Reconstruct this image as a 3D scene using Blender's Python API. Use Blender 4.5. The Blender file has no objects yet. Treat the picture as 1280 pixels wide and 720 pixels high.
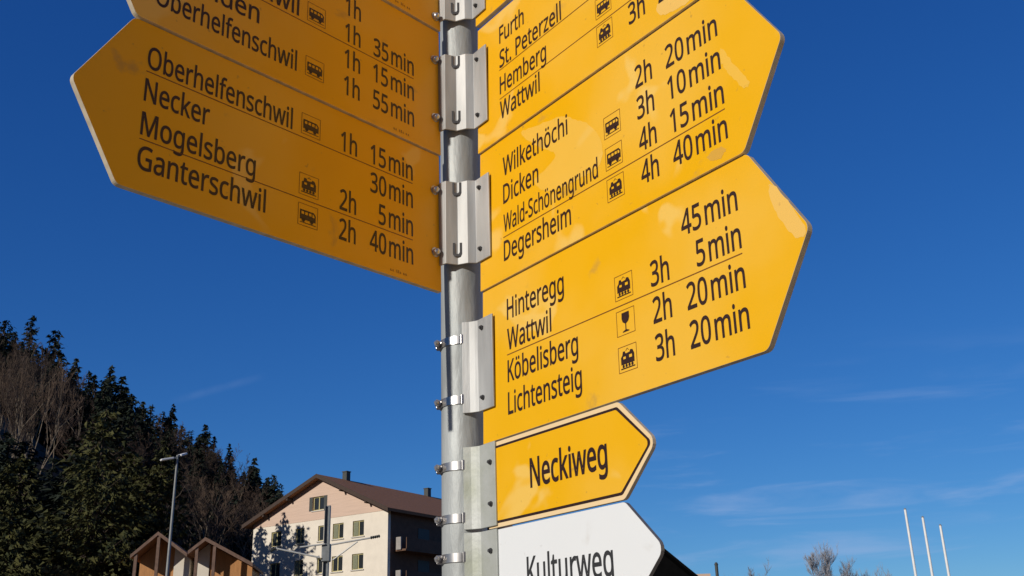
import bpy, bmesh, math, random
import numpy as np
from mathutils import Vector, Matrix
from mathutils.geometry import delaunay_2d_cdt

S = bpy.context.scene
COL = S.collection
R = math.radians

# ---------------------------------------------------------------- camera
CAM = np.array([0.0, 0.0, 1.6])
FPX = 1281.5                      # focal length in photo pixels (1280 wide)
PITCH, ROLL = 0.3630, -0.03006
def _axes():
    f = np.array([0, math.cos(PITCH), math.sin(PITCH)])
    rt = np.array([1.0, 0, 0]); up = np.cross(rt, f)
    c, s = math.cos(ROLL), math.sin(ROLL)
    return c*rt + s*up, -s*rt + c*up, f
AX_R, AX_U, AX_F = _axes()
cam = bpy.data.cameras.new('camera')
cam.sensor_width = 36.0
cam.lens = 36.0*FPX/1280.0
cam.clip_start = 0.05; cam.clip_end = 6000
camo = bpy.data.objects.new('camera', cam); COL.objects.link(camo)
mw = Matrix.Identity(4)
for i in range(3):
    mw[i][0], mw[i][1], mw[i][2], mw[i][3] = AX_R[i], AX_U[i], -AX_F[i], CAM[i]
camo.matrix_world = mw
S.camera = camo
def ray(px, py):
    d = AX_R*((px-640)/FPX) - AX_U*((py-360)/FPX) + AX_F
    return d/np.linalg.norm(d)
def at(px, py, Y):                # point on the vertical plane Y metres ahead seen at a photo pixel
    d = ray(px, py); return CAM + d*(Y/d[1])

# ---------------------------------------------------------------- sun and sky
SUN_EL = R(21.8)
SUN_AZ = np.array([-0.667-0.745*0.014, -0.745+0.667*0.014]); SUN_AZ /= np.linalg.norm(SUN_AZ)
SUN = Vector((SUN_AZ[0]*math.cos(SUN_EL), SUN_AZ[1]*math.cos(SUN_EL), math.sin(SUN_EL)))
sl = bpy.data.lights.new('sun', 'SUN'); sl.energy = 3.6; sl.angle = R(0.45); sl.color = (1.0, 0.94, 0.85)
so = bpy.data.objects.new('sun', sl); COL.objects.link(so)
so.rotation_euler = SUN.to_track_quat('Z', 'Y').to_euler()
so.location = (-20, -20, 30)

W = bpy.data.worlds.new('World'); S.world = W; W.use_nodes = True
def build_world():
    nt = W.node_tree; N = nt.nodes; L = nt.links
    N.clear()
    out = N.new('ShaderNodeOutputWorld'); bg = N.new('ShaderNodeBackground')
    sky = N.new('ShaderNodeTexSky'); sky.sky_type = 'NISHITA'; sky.sun_disc = False
    sky.sun_elevation = SUN_EL; sky.sun_rotation = math.atan2(SUN.x, SUN.y)
    sky.altitude = 700; sky.air_density = 1.0; sky.dust_density = 0.25; sky.ozone_density = 2.6
    hsv = N.new('ShaderNodeHueSaturation'); hsv.inputs['Saturation'].default_value = 1.22
    hsv.inputs['Value'].default_value = 1.0
    L.new(sky.outputs[0], hsv.inputs['Color'])
    sep = N.new('ShaderNodeSeparateColor'); L.new(hsv.outputs[0], sep.inputs[0])   # the deep winter blue of the photograph
    cmb = N.new('ShaderNodeCombineColor')
    for i, (k, g) in enumerate(((0.300, 1.03), (0.625, 0.908), (1.41, 0.72))):
        pw = N.new('ShaderNodeMath'); pw.operation = 'POWER'; L.new(sep.outputs[i], pw.inputs[0]); pw.inputs[1].default_value = g
        ml = N.new('ShaderNodeMath'); ml.operation = 'MULTIPLY'; L.new(pw.outputs[0], ml.inputs[0]); ml.inputs[1].default_value = k
        L.new(ml.outputs[0], cmb.inputs[i])
    tc = N.new('ShaderNodeTexCoord')
    def M(op, a, b=None, c=None):
        n = N.new('ShaderNodeMath'); n.operation = op
        for i, v in enumerate((a, b, c)):
            if v is None: continue
            if isinstance(v, (int, float)): n.inputs[i].default_value = v
            else: L.new(v, n.inputs[i])
        return n.outputs[0]
    def dot(v):
        n = N.new('ShaderNodeVectorMath'); n.operation = 'DOT_PRODUCT'
        L.new(tc.outputs['Generated'], n.inputs[0]); n.inputs[1].default_value = v
        return n.outputs['Value']
    def ss(x, a, b):
        n = N.new('ShaderNodeMapRange'); n.interpolation_type = 'SMOOTHSTEP'
        L.new(x, n.inputs[0]); n.inputs[1].default_value = a; n.inputs[2].default_value = b
        return n.outputs[0]
    # thin wisps low in the sky, to the right
    mp = N.new('ShaderNodeMapping'); mp.inputs['Rotation'].default_value = (0, R(6), 0)
    mp.inputs['Scale'].default_value = (2.6, 2.6, 21)
    L.new(tc.outputs['Generated'], mp.inputs[0])
    nz = N.new('ShaderNodeTexNoise'); nz.inputs['Scale'].default_value = 2.3
    nz.inputs['Detail'].default_value = 7; nz.inputs['Roughness'].default_value = 0.55
    nz.inputs['Distortion'].default_value = 0.5
    L.new(mp.outputs[0], nz.inputs['Vector'])
    w = ss(nz.outputs[0], 0.47, 0.78)
    z = dot((0, 0, 1)); x = dot((1, 0, 0))
    w = M('MULTIPLY', w, M('MULTIPLY', ss(z, 0.30, 0.14), ss(x, -0.06, 0.12)))
    w = M('MULTIPLY', w, 0.42)
    # one old vapour trail above the wooded hill
    a, b = ray(206, 504), ray(338, 468)
    n = np.cross(a, b); n /= np.linalg.norm(n)
    al = (b-a)/np.linalg.norm(b-a)
    t = dot(tuple(al)); ta, tb = float(a@al), float(b@al)
    d = M('ABSOLUTE', dot(tuple(n)))
    tr = M('MULTIPLY', ss(d, 0.0055, 0.0), M('MULTIPLY', ss(t, ta, ta+0.03), ss(t, tb, tb-0.03)))
    nz2 = N.new('ShaderNodeTexNoise'); nz2.inputs['Scale'].default_value = 60
    L.new(tc.outputs['Generated'], nz2.inputs['Vector'])
    tr = M('MULTIPLY', tr, M('MULTIPLY', nz2.outputs[0], 0.11))
    w = M('MAXIMUM', w, tr)
    mix = N.new('ShaderNodeMix'); mix.data_type = 'RGBA'
    L.new(w, mix.inputs[0]); L.new(cmb.outputs[0], mix.inputs[6])
    mix.inputs[7].default_value = CLOUD
    # sky dimmed by direction behind the camera, to cut fill light in shadows
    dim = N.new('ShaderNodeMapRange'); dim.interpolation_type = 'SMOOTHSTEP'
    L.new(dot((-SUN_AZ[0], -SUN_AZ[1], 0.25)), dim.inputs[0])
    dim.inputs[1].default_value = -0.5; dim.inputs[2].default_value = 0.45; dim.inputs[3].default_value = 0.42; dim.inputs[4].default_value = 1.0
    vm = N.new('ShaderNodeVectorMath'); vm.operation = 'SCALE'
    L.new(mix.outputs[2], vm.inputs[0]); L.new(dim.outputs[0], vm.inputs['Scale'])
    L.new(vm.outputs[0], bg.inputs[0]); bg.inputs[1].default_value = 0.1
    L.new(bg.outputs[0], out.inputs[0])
CLOUD = (3.4, 4.6, 7.2, 1)
build_world()
S.view_settings.view_transform = 'Standard'; S.view_settings.look = 'None'
S.view_settings.exposure = 0.0; S.view_settings.gamma = 1.0
S.view_settings.use_curve_mapping = False
S.render.engine = 'CYCLES'
S.cycles.max_bounces = 6

# ---------------------------------------------------------------- helpers
def tag(o, label=None, cat=None, group=None, kind=None):
    if label: o['label'] = label
    if cat: o['category'] = cat
    if group: o['group'] = group
    if kind: o['kind'] = kind
    return o
def empty(name, loc, rz=0.0):
    o = bpy.data.objects.new(name, None); COL.objects.link(o)
    o.empty_display_size = 0.1
    o.location = loc; o.rotation_euler = (0, 0, rz)
    return o
def copy_tree(o, parent=None):
    c = o.copy(); COL.objects.link(c)
    if parent: c.parent = parent
    for ch in list(o.children): copy_tree(ch, c)
    return c

class MB:
    """collects vertices and faces, then links them as ONE mesh object"""
    def __init__(s): s.v = []; s.f = []; s.m = []
    def add(s, vs, fs, m=0):
        o = len(s.v); s.v.extend([tuple(map(float, v)) for v in vs])
        for f in fs: s.f.append([i+o for i in f]); s.m.append(m)
    def box(s, c, d, rz=0.0, m=0, M=None):
        x, y, z = [k/2 for k in d]
        P = [Vector((a*x, b*y, e*z)) for e in (-1, 1) for a, b in ((-1,-1),(1,-1),(1,1),(-1,1))]
        if M is None: M = Matrix.Rotation(rz, 3, 'Z')
        P = [M @ p + Vector(c) for p in P]
        s.add(P, [(3,2,1,0),(4,5,6,7),(0,1,5,4),(1,2,6,5),(2,3,7,6),(3,0,4,7)], m)
    def bar(s, a, b, w, h=None, m=0):
        a = Vector(a); b = Vector(b); d = b-a
        q = d.to_track_quat('X', 'Z').to_matrix()
        s.box((a+b)/2, (d.length, w, h or w), m=m, M=q)
    def tube(s, pts, rad, n=8, cap=True, m=0):
        pts = [Vector(p) for p in pts]; k = len(pts)
        if not hasattr(rad, '__len__'): rad = [rad]*k
        rings = []; ref = None
        for i, p in enumerate(pts):
            t = (pts[min(i+1, k-1)] - pts[max(i-1, 0)]).normalized()
            if ref is None: ref = t.orthogonal().normalized()
            ref = (ref - t*ref.dot(t)).normalized(); bi = t.cross(ref)
            rings.append([p + (ref*math.cos(2*math.pi*j/n) + bi*math.sin(2*math.pi*j/n))*rad[i] for j in range(n)])
        vs = [q for r in rings for q in r]; fs = []
        for i in range(k-1):
            for j in range(n):
                fs.append((i*n+j, i*n+(j+1) % n, (i+1)*n+(j+1) % n, (i+1)*n+j))
        if cap: fs += [tuple(range(n-1, -1, -1)), tuple(range((k-1)*n, k*n))]
        s.add(vs, fs, m)
    def prism(s, poly, axis_fn, t0, t1, m=0, m_side=None):
        """poly = 2D outline, axis_fn(u, v, t) -> 3D point; closed solid between t0 and t1"""
        n = len(poly)
        vs = [axis_fn(u, v, t0) for u, v in poly] + [axis_fn(u, v, t1) for u, v in poly]
        s.add(vs, [tuple(range(n)), tuple(range(2*n-1, n-1, -1))], m)
        s.add(vs, [(i, (i+1) % n, n+(i+1) % n, n+i) for i in range(n)], m if m_side is None else m_side)
    def build(s, name, mats, parent=None, smooth=False, bevel=0.0, fix=True):
        me = bpy.data.meshes.new(name)
        me.from_pydata(s.v, [], s.f); 
        if not isinstance(mats, (list, tuple)): mats = [mats]
        for mt in mats: me.materials.append(mt)
        me.polygons.foreach_set('material_index', s.m)
        if fix:
            bm = bmesh.new(); bm.from_mesh(me)
            bmesh.ops.remove_doubles(bm, verts=bm.verts, dist=1e-6)
            bmesh.ops.recalc_face_normals(bm, faces=bm.faces)
            if bevel > 0:
                bmesh.ops.bevel(bm, geom=[e for e in bm.edges if len(e.link_faces) == 2 and e.calc_face_angle(0) > 0.5],
                                offset=bevel, segments=2, affect='EDGES', profile=0.5, clamp_overlap=True)
            if smooth:
                for f in bm.faces: f.smooth = True
                for e in bm.edges:
                    if len(e.link_faces) == 2 and e.calc_face_angle(0) > R(40): e.smooth = False
            bm.to_mesh(me); bm.free()
        me.update()
        o = bpy.data.objects.new(name, me); COL.objects.link(o)
        if parent: o.parent = parent
        return o

# ---------------------------------------------------------------- materials
def mat(name, col, rough=0.6, metal=0.0, var=0.0, scale=8.0, bump=0.0, bscale=None, col2=None, detail=5, rand=0.0, spec=None, stretch=None):
    m = bpy.data.materials.new(name); m.use_nodes = True
    nt = m.node_tree; N = nt.nodes; L = nt.links; b = N['Principled BSDF']
    b.inputs['Roughness'].default_value = rough; b.inputs['Metallic'].default_value = metal
    if spec is not None: b.inputs['Specular IOR Level'].default_value = spec
    c2 = col2 or tuple(c*(1-var) for c in col)
    tc = N.new('ShaderNodeTexCoord'); src = tc.outputs['Object']
    if stretch:
        mp = N.new('ShaderNodeMapping'); mp.inputs['Scale'].default_value = stretch
        L.new(src, mp.inputs[0]); src = mp.outputs[0]
    nz = N.new('ShaderNodeTexNoise'); nz.inputs['Scale'].default_value = scale; nz.inputs['Detail'].default_value = detail
    L.new(src, nz.inputs['Vector'])
    rp = N.new('ShaderNodeValToRGB'); rp.color_ramp.elements[0].position = 0.32; rp.color_ramp.elements[1].position = 0.68
    rp.color_ramp.elements[0].color = (*c2, 1); rp.color_ramp.elements[1].color = (*col, 1)
    L.new(nz.outputs[0], rp.inputs[0]); out = rp.outputs[0]
    if rand:
        oi = N.new('ShaderNodeObjectInfo'); hs = N.new('ShaderNodeHueSaturation')
        mr = N.new('ShaderNodeMapRange'); mr.inputs[3].default_value = 1-rand; mr.inputs[4].default_value = 1+rand
        L.new(oi.outputs['Random'], mr.inputs[0]); L.new(mr.outputs[0], hs.inputs['Value']); L.new(out, hs.inputs['Color'])
        out = hs.outputs[0]
    L.new(out, b.inputs['Base Color'])
    if bump:
        n2 = N.new('ShaderNodeTexNoise'); n2.inputs['Scale'].default_value = bscale or scale*3; n2.inputs['Detail'].default_value = 6
        L.new(src, n2.inputs['Vector'])
        bp = N.new('ShaderNodeBump'); bp.inputs['Strength'].default_value = bump; bp.inputs['Distance'].default_value = 0.02
        L.new(n2.outputs[0], bp.inputs['Height']); L.new(bp.outputs[0], b.inputs['Normal'])
    return m

def sign_paint(name, col, fade, amount):
    """weathered sign foil: uneven fading, a few rubbed pale patches, grime specks"""
    m = bpy.data.materials.new(name); m.use_nodes = True
    nt = m.node_tree; N = nt.nodes; L = nt.links; b = N['Principled BSDF']
    b.inputs['Roughness'].default_value = 0.42; b.inputs['Specular IOR Level'].default_value = 0.28
    tc = N.new('ShaderNodeTexCoord'); oi = N.new('ShaderNodeObjectInfo')
    ad = N.new('ShaderNodeVectorMath'); ad.operation = 'ADD'
    sc = N.new('ShaderNodeVectorMath'); sc.operation = 'SCALE'; sc.inputs['Scale'].default_value = 37.0
    cb = N.new('ShaderNodeCombineXYZ')
    for i in range(3): L.new(oi.outputs['Random'], cb.inputs[i])
    L.new(cb.outputs[0], sc.inputs[0]); L.new(tc.outputs['Object'], ad.inputs[0]); L.new(sc.outputs[0], ad.inputs[1])
    def noise(s, d=4, dist=0.0):
        n = N.new('ShaderNodeTexNoise'); n.inputs['Scale'].default_value = s; n.inputs['Detail'].default_value = d
        n.inputs['Distortion'].default_value = dist; L.new(ad.outputs[0], n.inputs['Vector']); return n.outputs[0]
    def rng(x, a, c, lo, hi):
        n = N.new('ShaderNodeMapRange'); n.interpolation_type = 'SMOOTHSTEP'
        L.new(x, n.inputs[0])
        for i, v in enumerate((a, c, lo, hi)): n.inputs[1+i].default_value = v
        return n.outputs[0]
    def mix(f, a, bcol):
        n = N.new('ShaderNodeMix'); n.data_type = 'RGBA'; L.new(f, n.inputs[0])
        if isinstance(a, tuple): n.inputs[6].default_value = (*a, 1)
        else: L.new(a, n.inputs[6])
        n.inputs[7].default_value = (*bcol, 1); return n.outputs[2]
    c = mix(rng(noise(3.5), 0.42, 0.66, 0.0, 0.30*amount), col, fade)
    c = mix(rng(noise(7.0, 3, 0.6), 0.60, 0.65, 0.0, 0.75*amount), c, fade)
    c = mix(rng(noise(16.0, 5, 0.3), 0.66, 0.76, 0.0, 0.45*amount), c, (0.30, 0.20, 0.09))
    c = mix(rng(noise(90.0, 2), 0.70, 0.78, 0.0, 0.35*amount), c, (0.2, 0.13, 0.06))
    L.new(c, b.inputs['Base Color'])
    L.new(rng(noise(11.0), 0.3, 0.7, 0.36, 0.55), b.inputs['Roughness'])
    bp = N.new('ShaderNodeBump'); bp.inputs['Strength'].default_value = 0.05; bp.inputs['Distance'].default_value = 0.004
    L.new(noise(25.0, 3), bp.inputs['Height']); L.new(bp.outputs[0], b.inputs['Normal'])
    return m

YEL = sign_paint('hiking_yellow', (0.79, 0.415, 0.003), (0.82, 0.54, 0.13), 1.0)
WHT = sign_paint('sign_white', (0.74, 0.76, 0.77), (0.68, 0.69, 0.68), 0.35)
FADED = sign_paint('rubbed_yellow', (0.80, 0.47, 0.055), (0.80, 0.52, 0.12), 0.8)
WORN = sign_paint('chalky_yellow', (0.80, 0.49, 0.11), (0.80, 0.52, 0.17), 0.8)
GRIME = sign_paint('grimy_yellow', (0.60, 0.33, 0.045), (0.74, 0.42, 0.06), 1.0)
PEACH = sign_paint('sign_margin', (0.80, 0.60, 0.34), (0.72, 0.5, 0.26), 0.5)
EDGE = mat('sheet_edge', (0.72, 0.62, 0.46), 0.5, 0.2, 0.3, 60)
EDGE_D = mat('sheet_edge_grey', (0.30, 0.29, 0.28), 0.5, 0.5, 0.3, 60)
INK = mat('print_ink', (0.028, 0.008, 0.006), 0.5, 0, 0.3, 40)
INK_L = mat('print_line', (0.22, 0.075, 0.008), 0.5, 0, 0.3, 40)
GALV = mat('galvanised_pole', (0.43, 0.455, 0.45), 0.56, 0.22, 0.34, 30, 0.10, 130, stretch=(1, 1, .28), detail=8)
BRK = mat('bracket_aluminium', (0.50, 0.505, 0.495), 0.52, 0.2, 0.38, 34, 0.05, 120, stretch=(1, 1, .15), detail=7)
STEEL = mat('stainless_strap', (0.62, 0.60, 0.58), 0.28, 0.85, 0.2, 40)
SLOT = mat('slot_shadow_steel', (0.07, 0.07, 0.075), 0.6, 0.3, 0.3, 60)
ALGAE = mat('bracket_weathered', (0.46, 0.475, 0.455), 0.55, 0.2, 0.0, 20, 0.05, 120, col2=(0.33, 0.35, 0.285), detail=7)

# ---------------------------------------------------------------- ground, hill
def smooth(a, b, t):
    t = np.clip((t-a)/(b-a), 0, 1); return t*t*(3-2*t)
def terrain(x, y):
    x = np.asarray(x, float); y = np.asarray(y, float)
    r = np.maximum(0, -x-14)
    top = 150*(1-np.exp(-r*0.62/150*1.15))
    h = top*smooth(52, 172, y)*(1-0.5*smooth(330, 600, y))
    h = h + 120*smooth(-140, -620, y)*smooth(-1600, -700, y)      # unseen ridge added behind the camera to block low sky light
    h = h*(1+0.04*np.sin(x*0.11+y*0.07)) + 0.8*smooth(60, 140, y)*np.sin(x*0.19)*np.sin(y*0.16)*smooth(-14, -40, x)
    return h
LITTER = mat('forest_floor', (0.085, 0.055, 0.033), 0.95, 0, 0, 0.35, 0.4, 2.0, col2=(0.035, 0.032, 0.016))
def build_ground():
    def axis(lim, fine, step, g):
        a = [0.0]; d = step
        while a[-1] < lim:
            a.append(a[-1]+d)
            if a[-1] > fine: d *= g
        return a
    px = axis(3000, 200, 4, 1.3); xs = np.array([-v for v in px[:0:-1]] + px)
    ys = np.array([-v for v in axis(1500, 30, 6, 1.5)[:0:-1]] + axis(3000, 380, 4, 1.3))
    X, Y = np.meshgrid(xs, ys); Z = terrain(X, Y)
    v = np.stack([X, Y, Z], -1).reshape(-1, 3); nx = len(xs)
    mb = MB(); mb.v = [tuple(p) for p in v.tolist()]
    for j in range(len(ys)-1):
        for i in range(nx-1):
            mb.f.append([j*nx+i, j*nx+i+1, (j+1)*nx+i+1, (j+1)*nx+i]); mb.m.append(0)
    o = mb.build('ground', LITTER, smooth=True)
    tag(o, kind='structure')
build_ground()
ASPH = mat('asphalt', (0.10, 0.095, 0.085), 0.9, 0, 0.35, 14, 0.3, 160)
CONC = mat('bounce_paving', (0.31, 0.27, 0.21), 0.85, 0, 0.25, 18, 0.2, 90)
mb = MB(); mb.box((0, 14, 0.0), (60, 20, 0.06)); tag(mb.build('road', ASPH), kind='structure')
mb = MB(); mb.box((4, -13.0, 0.06), (90, 34, 0.14)); tag(mb.build('pavement', CONC), kind='structure')  # unseen paving, widened and warmed to bounce light onto the left arms

# ---------------------------------------------------------------- signpost
PX, PY = -0.0723, 1.3774
A_R, A_L = -0.930523, -2.301736
E_R = np.array([math.cos(A_R), math.sin(A_R)]); N_R = np.array([math.sin(A_R), -math.cos(A_R)])   # along the right arms, and their printed side
E_L = np.array([math.cos(A_L), math.sin(A_L)]); N_L = np.array([-math.sin(A_L), math.cos(A_L)])   # the same for the left arms
post = tag(empty('signpost', (PX, PY, 0.0)), 'round galvanised steel signpost that carries all the hiking arrows', 'signpost')
def loc(e, n, s, off, z): return (e[0]*s+n[0]*off, e[1]*s+n[1]*off, z)
mb = MB(); mb.tube([(0, 0, 0.10), (0, 0, 3.0)], 0.030, 48)
mb.tube([(0, 0, 3.0), (0, 0, 3.012)], [0.031, 0.024], 48)
mb.build('shaft', GALV, post, smooth=True)
mb = MB(); mb.tube([(0, 0, 0.13), (0, 0, 0.15)], 0.09, 32); mb.build('base_flange', GALV, post, smooth=True)

def thick_profile(pts, t):
    """offset an open plan polyline to a strip of thickness t (towards the left of travel)"""
    P = [Vector(p) for p in pts]; n = len(P); out = []
    for i in range(n):
        d0 = (P[i]-P[i-1]).normalized() if i else None
        d1 = (P[i+1]-P[i]).normalized() if i < n-1 else None
        ds = [d for d in (d0, d1) if d is not None]
        nn = [Vector((-d.y, d.x)) for d in ds]
        m = sum(nn, Vector((0, 0)))/len(nn)
        m = m/ max(0.3, m.dot(nn[0])) if len(nn) == 2 else m
        out.append(P[i]+m*t)
    return [tuple(p) for p in P] + [tuple(p) for p in reversed(out)]
def pr(e, n, s, off): return (e[0]*s+n[0]*off, e[1]*s+n[1]*off)
BOLT = None
def dome(parent, name, p, d, r, h, m):
    """domed bolt head on point p facing plan direction d"""
    d = Vector((d[0], d[1], 0)).normalized(); p = Vector(p)
    mb = MB(); k = 7
    mb.tube([p-d*0.002, p+d*h*0.25] + [p+d*h*(0.25+0.75*math.sin(i/k*math.pi/2)) for i in range(1, k+1)],
            [r, r] + [max(r*math.cos(i/k*math.pi/2), r*0.05) for i in range(1, k+1)], 14)
    return mb.build(name, m, parent, smooth=True)
def nut(parent, p, d, r, h):
    d = Vector((d[0], d[1], 0)).normalized(); p = Vector(p)
    mb = MB(); mb.tube([p, p+d*h], r, 6)
    mb.tube([p+d*h, p+d*(h+0.0022)], r*0.62, 10)
    return mb.build('bolt', SLOT, parent)
def slot(parent, x, y, z, w, h, ang=0.0):
    """raised dark U strip that stands in for the shade of a clamp slot"""
    c, s = math.cos(ang), math.sin(ang)
    def fn(u, v, t): return (x+u*c-t*s*-1, y+u*s-t*c, z+v)
    o = [(-w/2, h/2), (-w/2, -h/2+w*.3), (-w*.3, -h/2), (w*.3, -h/2), (w/2, -h/2+w*.3), (w/2, h/2)]
    k = 0.62
    i = [(u*k*0.8, v if v > 0 else v*0.62) for u, v in o]
    ring = o + i[::-1]
    mb = MB(); mb.prism(ring, fn, 0.0002, 0.0016)  # dark strip in place of the shaded opening
    return mb.build('slot', SLOT, parent)
PROFILE_BOTH = [pr(E_L, N_L, 0.080, -0.0062), pr(E_L, N_L, 0.041, -0.0062), (-0.0255, -0.0350), (-0.0190, -0.0400), (-0.0030, -0.0335),
                (0.0120, -0.0395), pr(E_R, N_R, 0.0455, 0.0027), pr(E_R, N_R, 0.0790, 0.0027)]
def bracket_both(z0, z1):
    mb = MB(); prof = thick_profile(PROFILE_BOTH, -0.0026)
    mb.prism(prof, lambda u, v, t: (u, v, t), z0, z1)
    b = mb.build('bracket', BRK, post, bevel=0.0006)
    for z in (z0+0.018, z1-0.016):
        nut(b, loc(E_R, N_R, 0.0575, 0.0053, z), N_R, 0.0036, 0.0022)
        slot(b, -0.0035, -0.0375, z+0.004, 0.0135, 0.021)
    return b
for z0, z1 in ((2.5555, 2.688), (2.362, 2.492), (2.147, 2.2765)): bracket_both(z0, z1)
PROFILE_ONE = [(0.0015, -0.0312), (0.0120, -0.0325), (0.0200, -0.0355), pr(E_R, N_R, 0.0455, 0.0027), pr(E_R, N_R, 0.0800, 0.0027)]
def bracket_one(z0, z1, s_bolt, m):
    mb = MB(); prof = thick_profile(PROFILE_ONE, -0.0026)
    mb.prism(prof, lambda u, v, t: (u, v, t), z0, z1)
    b = mb.build('bracket', m, post, bevel=0.0006)
    for z in (z0+0.017, z1-0.014) if z1-z0 > 0.12 else (z0+0.028, z1-0.026):
        nut(b, loc(E_R, N_R, s_bolt, 0.0053, z), N_R, 0.0034, 0.0024)
    return b
bracket_one(1.933, 2.062, 0.057, BRK)
bracket_one(1.7795, 1.887, 0.0705, ALGAE)
bracket_one(1.667, 1.7755, 0.068, ALGAE)
def strap(z, tilt=0.0):
    n = 44; r0, r1, h = 0.0303, 0.0319, 0.0056
    mb = MB(); a0, a1 = R(-94), R(-94-200)
    vs = []; fs = []
    for i in range(n+1):
        a = a0+(a1-a0)*i/n
        zz = z + tilt*math.sin((a-a0))
        for r, dz in ((r0, -h), (r1, -h), (r1, h), (r0, h)): vs.append((r*math.cos(a), r*math.sin(a), zz+dz))
    for i in range(n):
        for k in range(4): fs.append((i*4+k, i*4+(k+1) % 4, (i+1)*4+(k+1) % 4, (i+1)*4+k))
    fs += [(0, 1, 2, 3), (n*4+3, n*4+2, n*4+1, n*4)]
    mb.add(vs, fs)
    b = mb.build('strap', STEEL, post, smooth=True)
    m2 = MB(); m2.box((0.0012, -0.0325, z), (0.0042, 0.0036, 0.0135), 0.1); m2.build('tongue', STEEL, b, bevel=0.0006)
    m3 = MB(); m3.box((-0.0335, -0.004, z), (0.006, 0.010, 0.011)); m3.build('lug', STEEL, b, bevel=0.0008)
    m4 = MB(); m4.tube([(-0.034, -0.012, z), (-0.034, -0.0185, z)], 0.0048, 6)
    m4.tube([(-0.034, -0.0185, z), (-0.034, -0.022, z), (-0.034, -0.0236, z)], [0.0030, 0.0028, 0.001], 10)
    m4.build('nut', STEEL, b, smooth=True)
for z in (2.0375, 1.9525, 1.8635, 1.795, 1.7455): strap(z)

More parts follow.
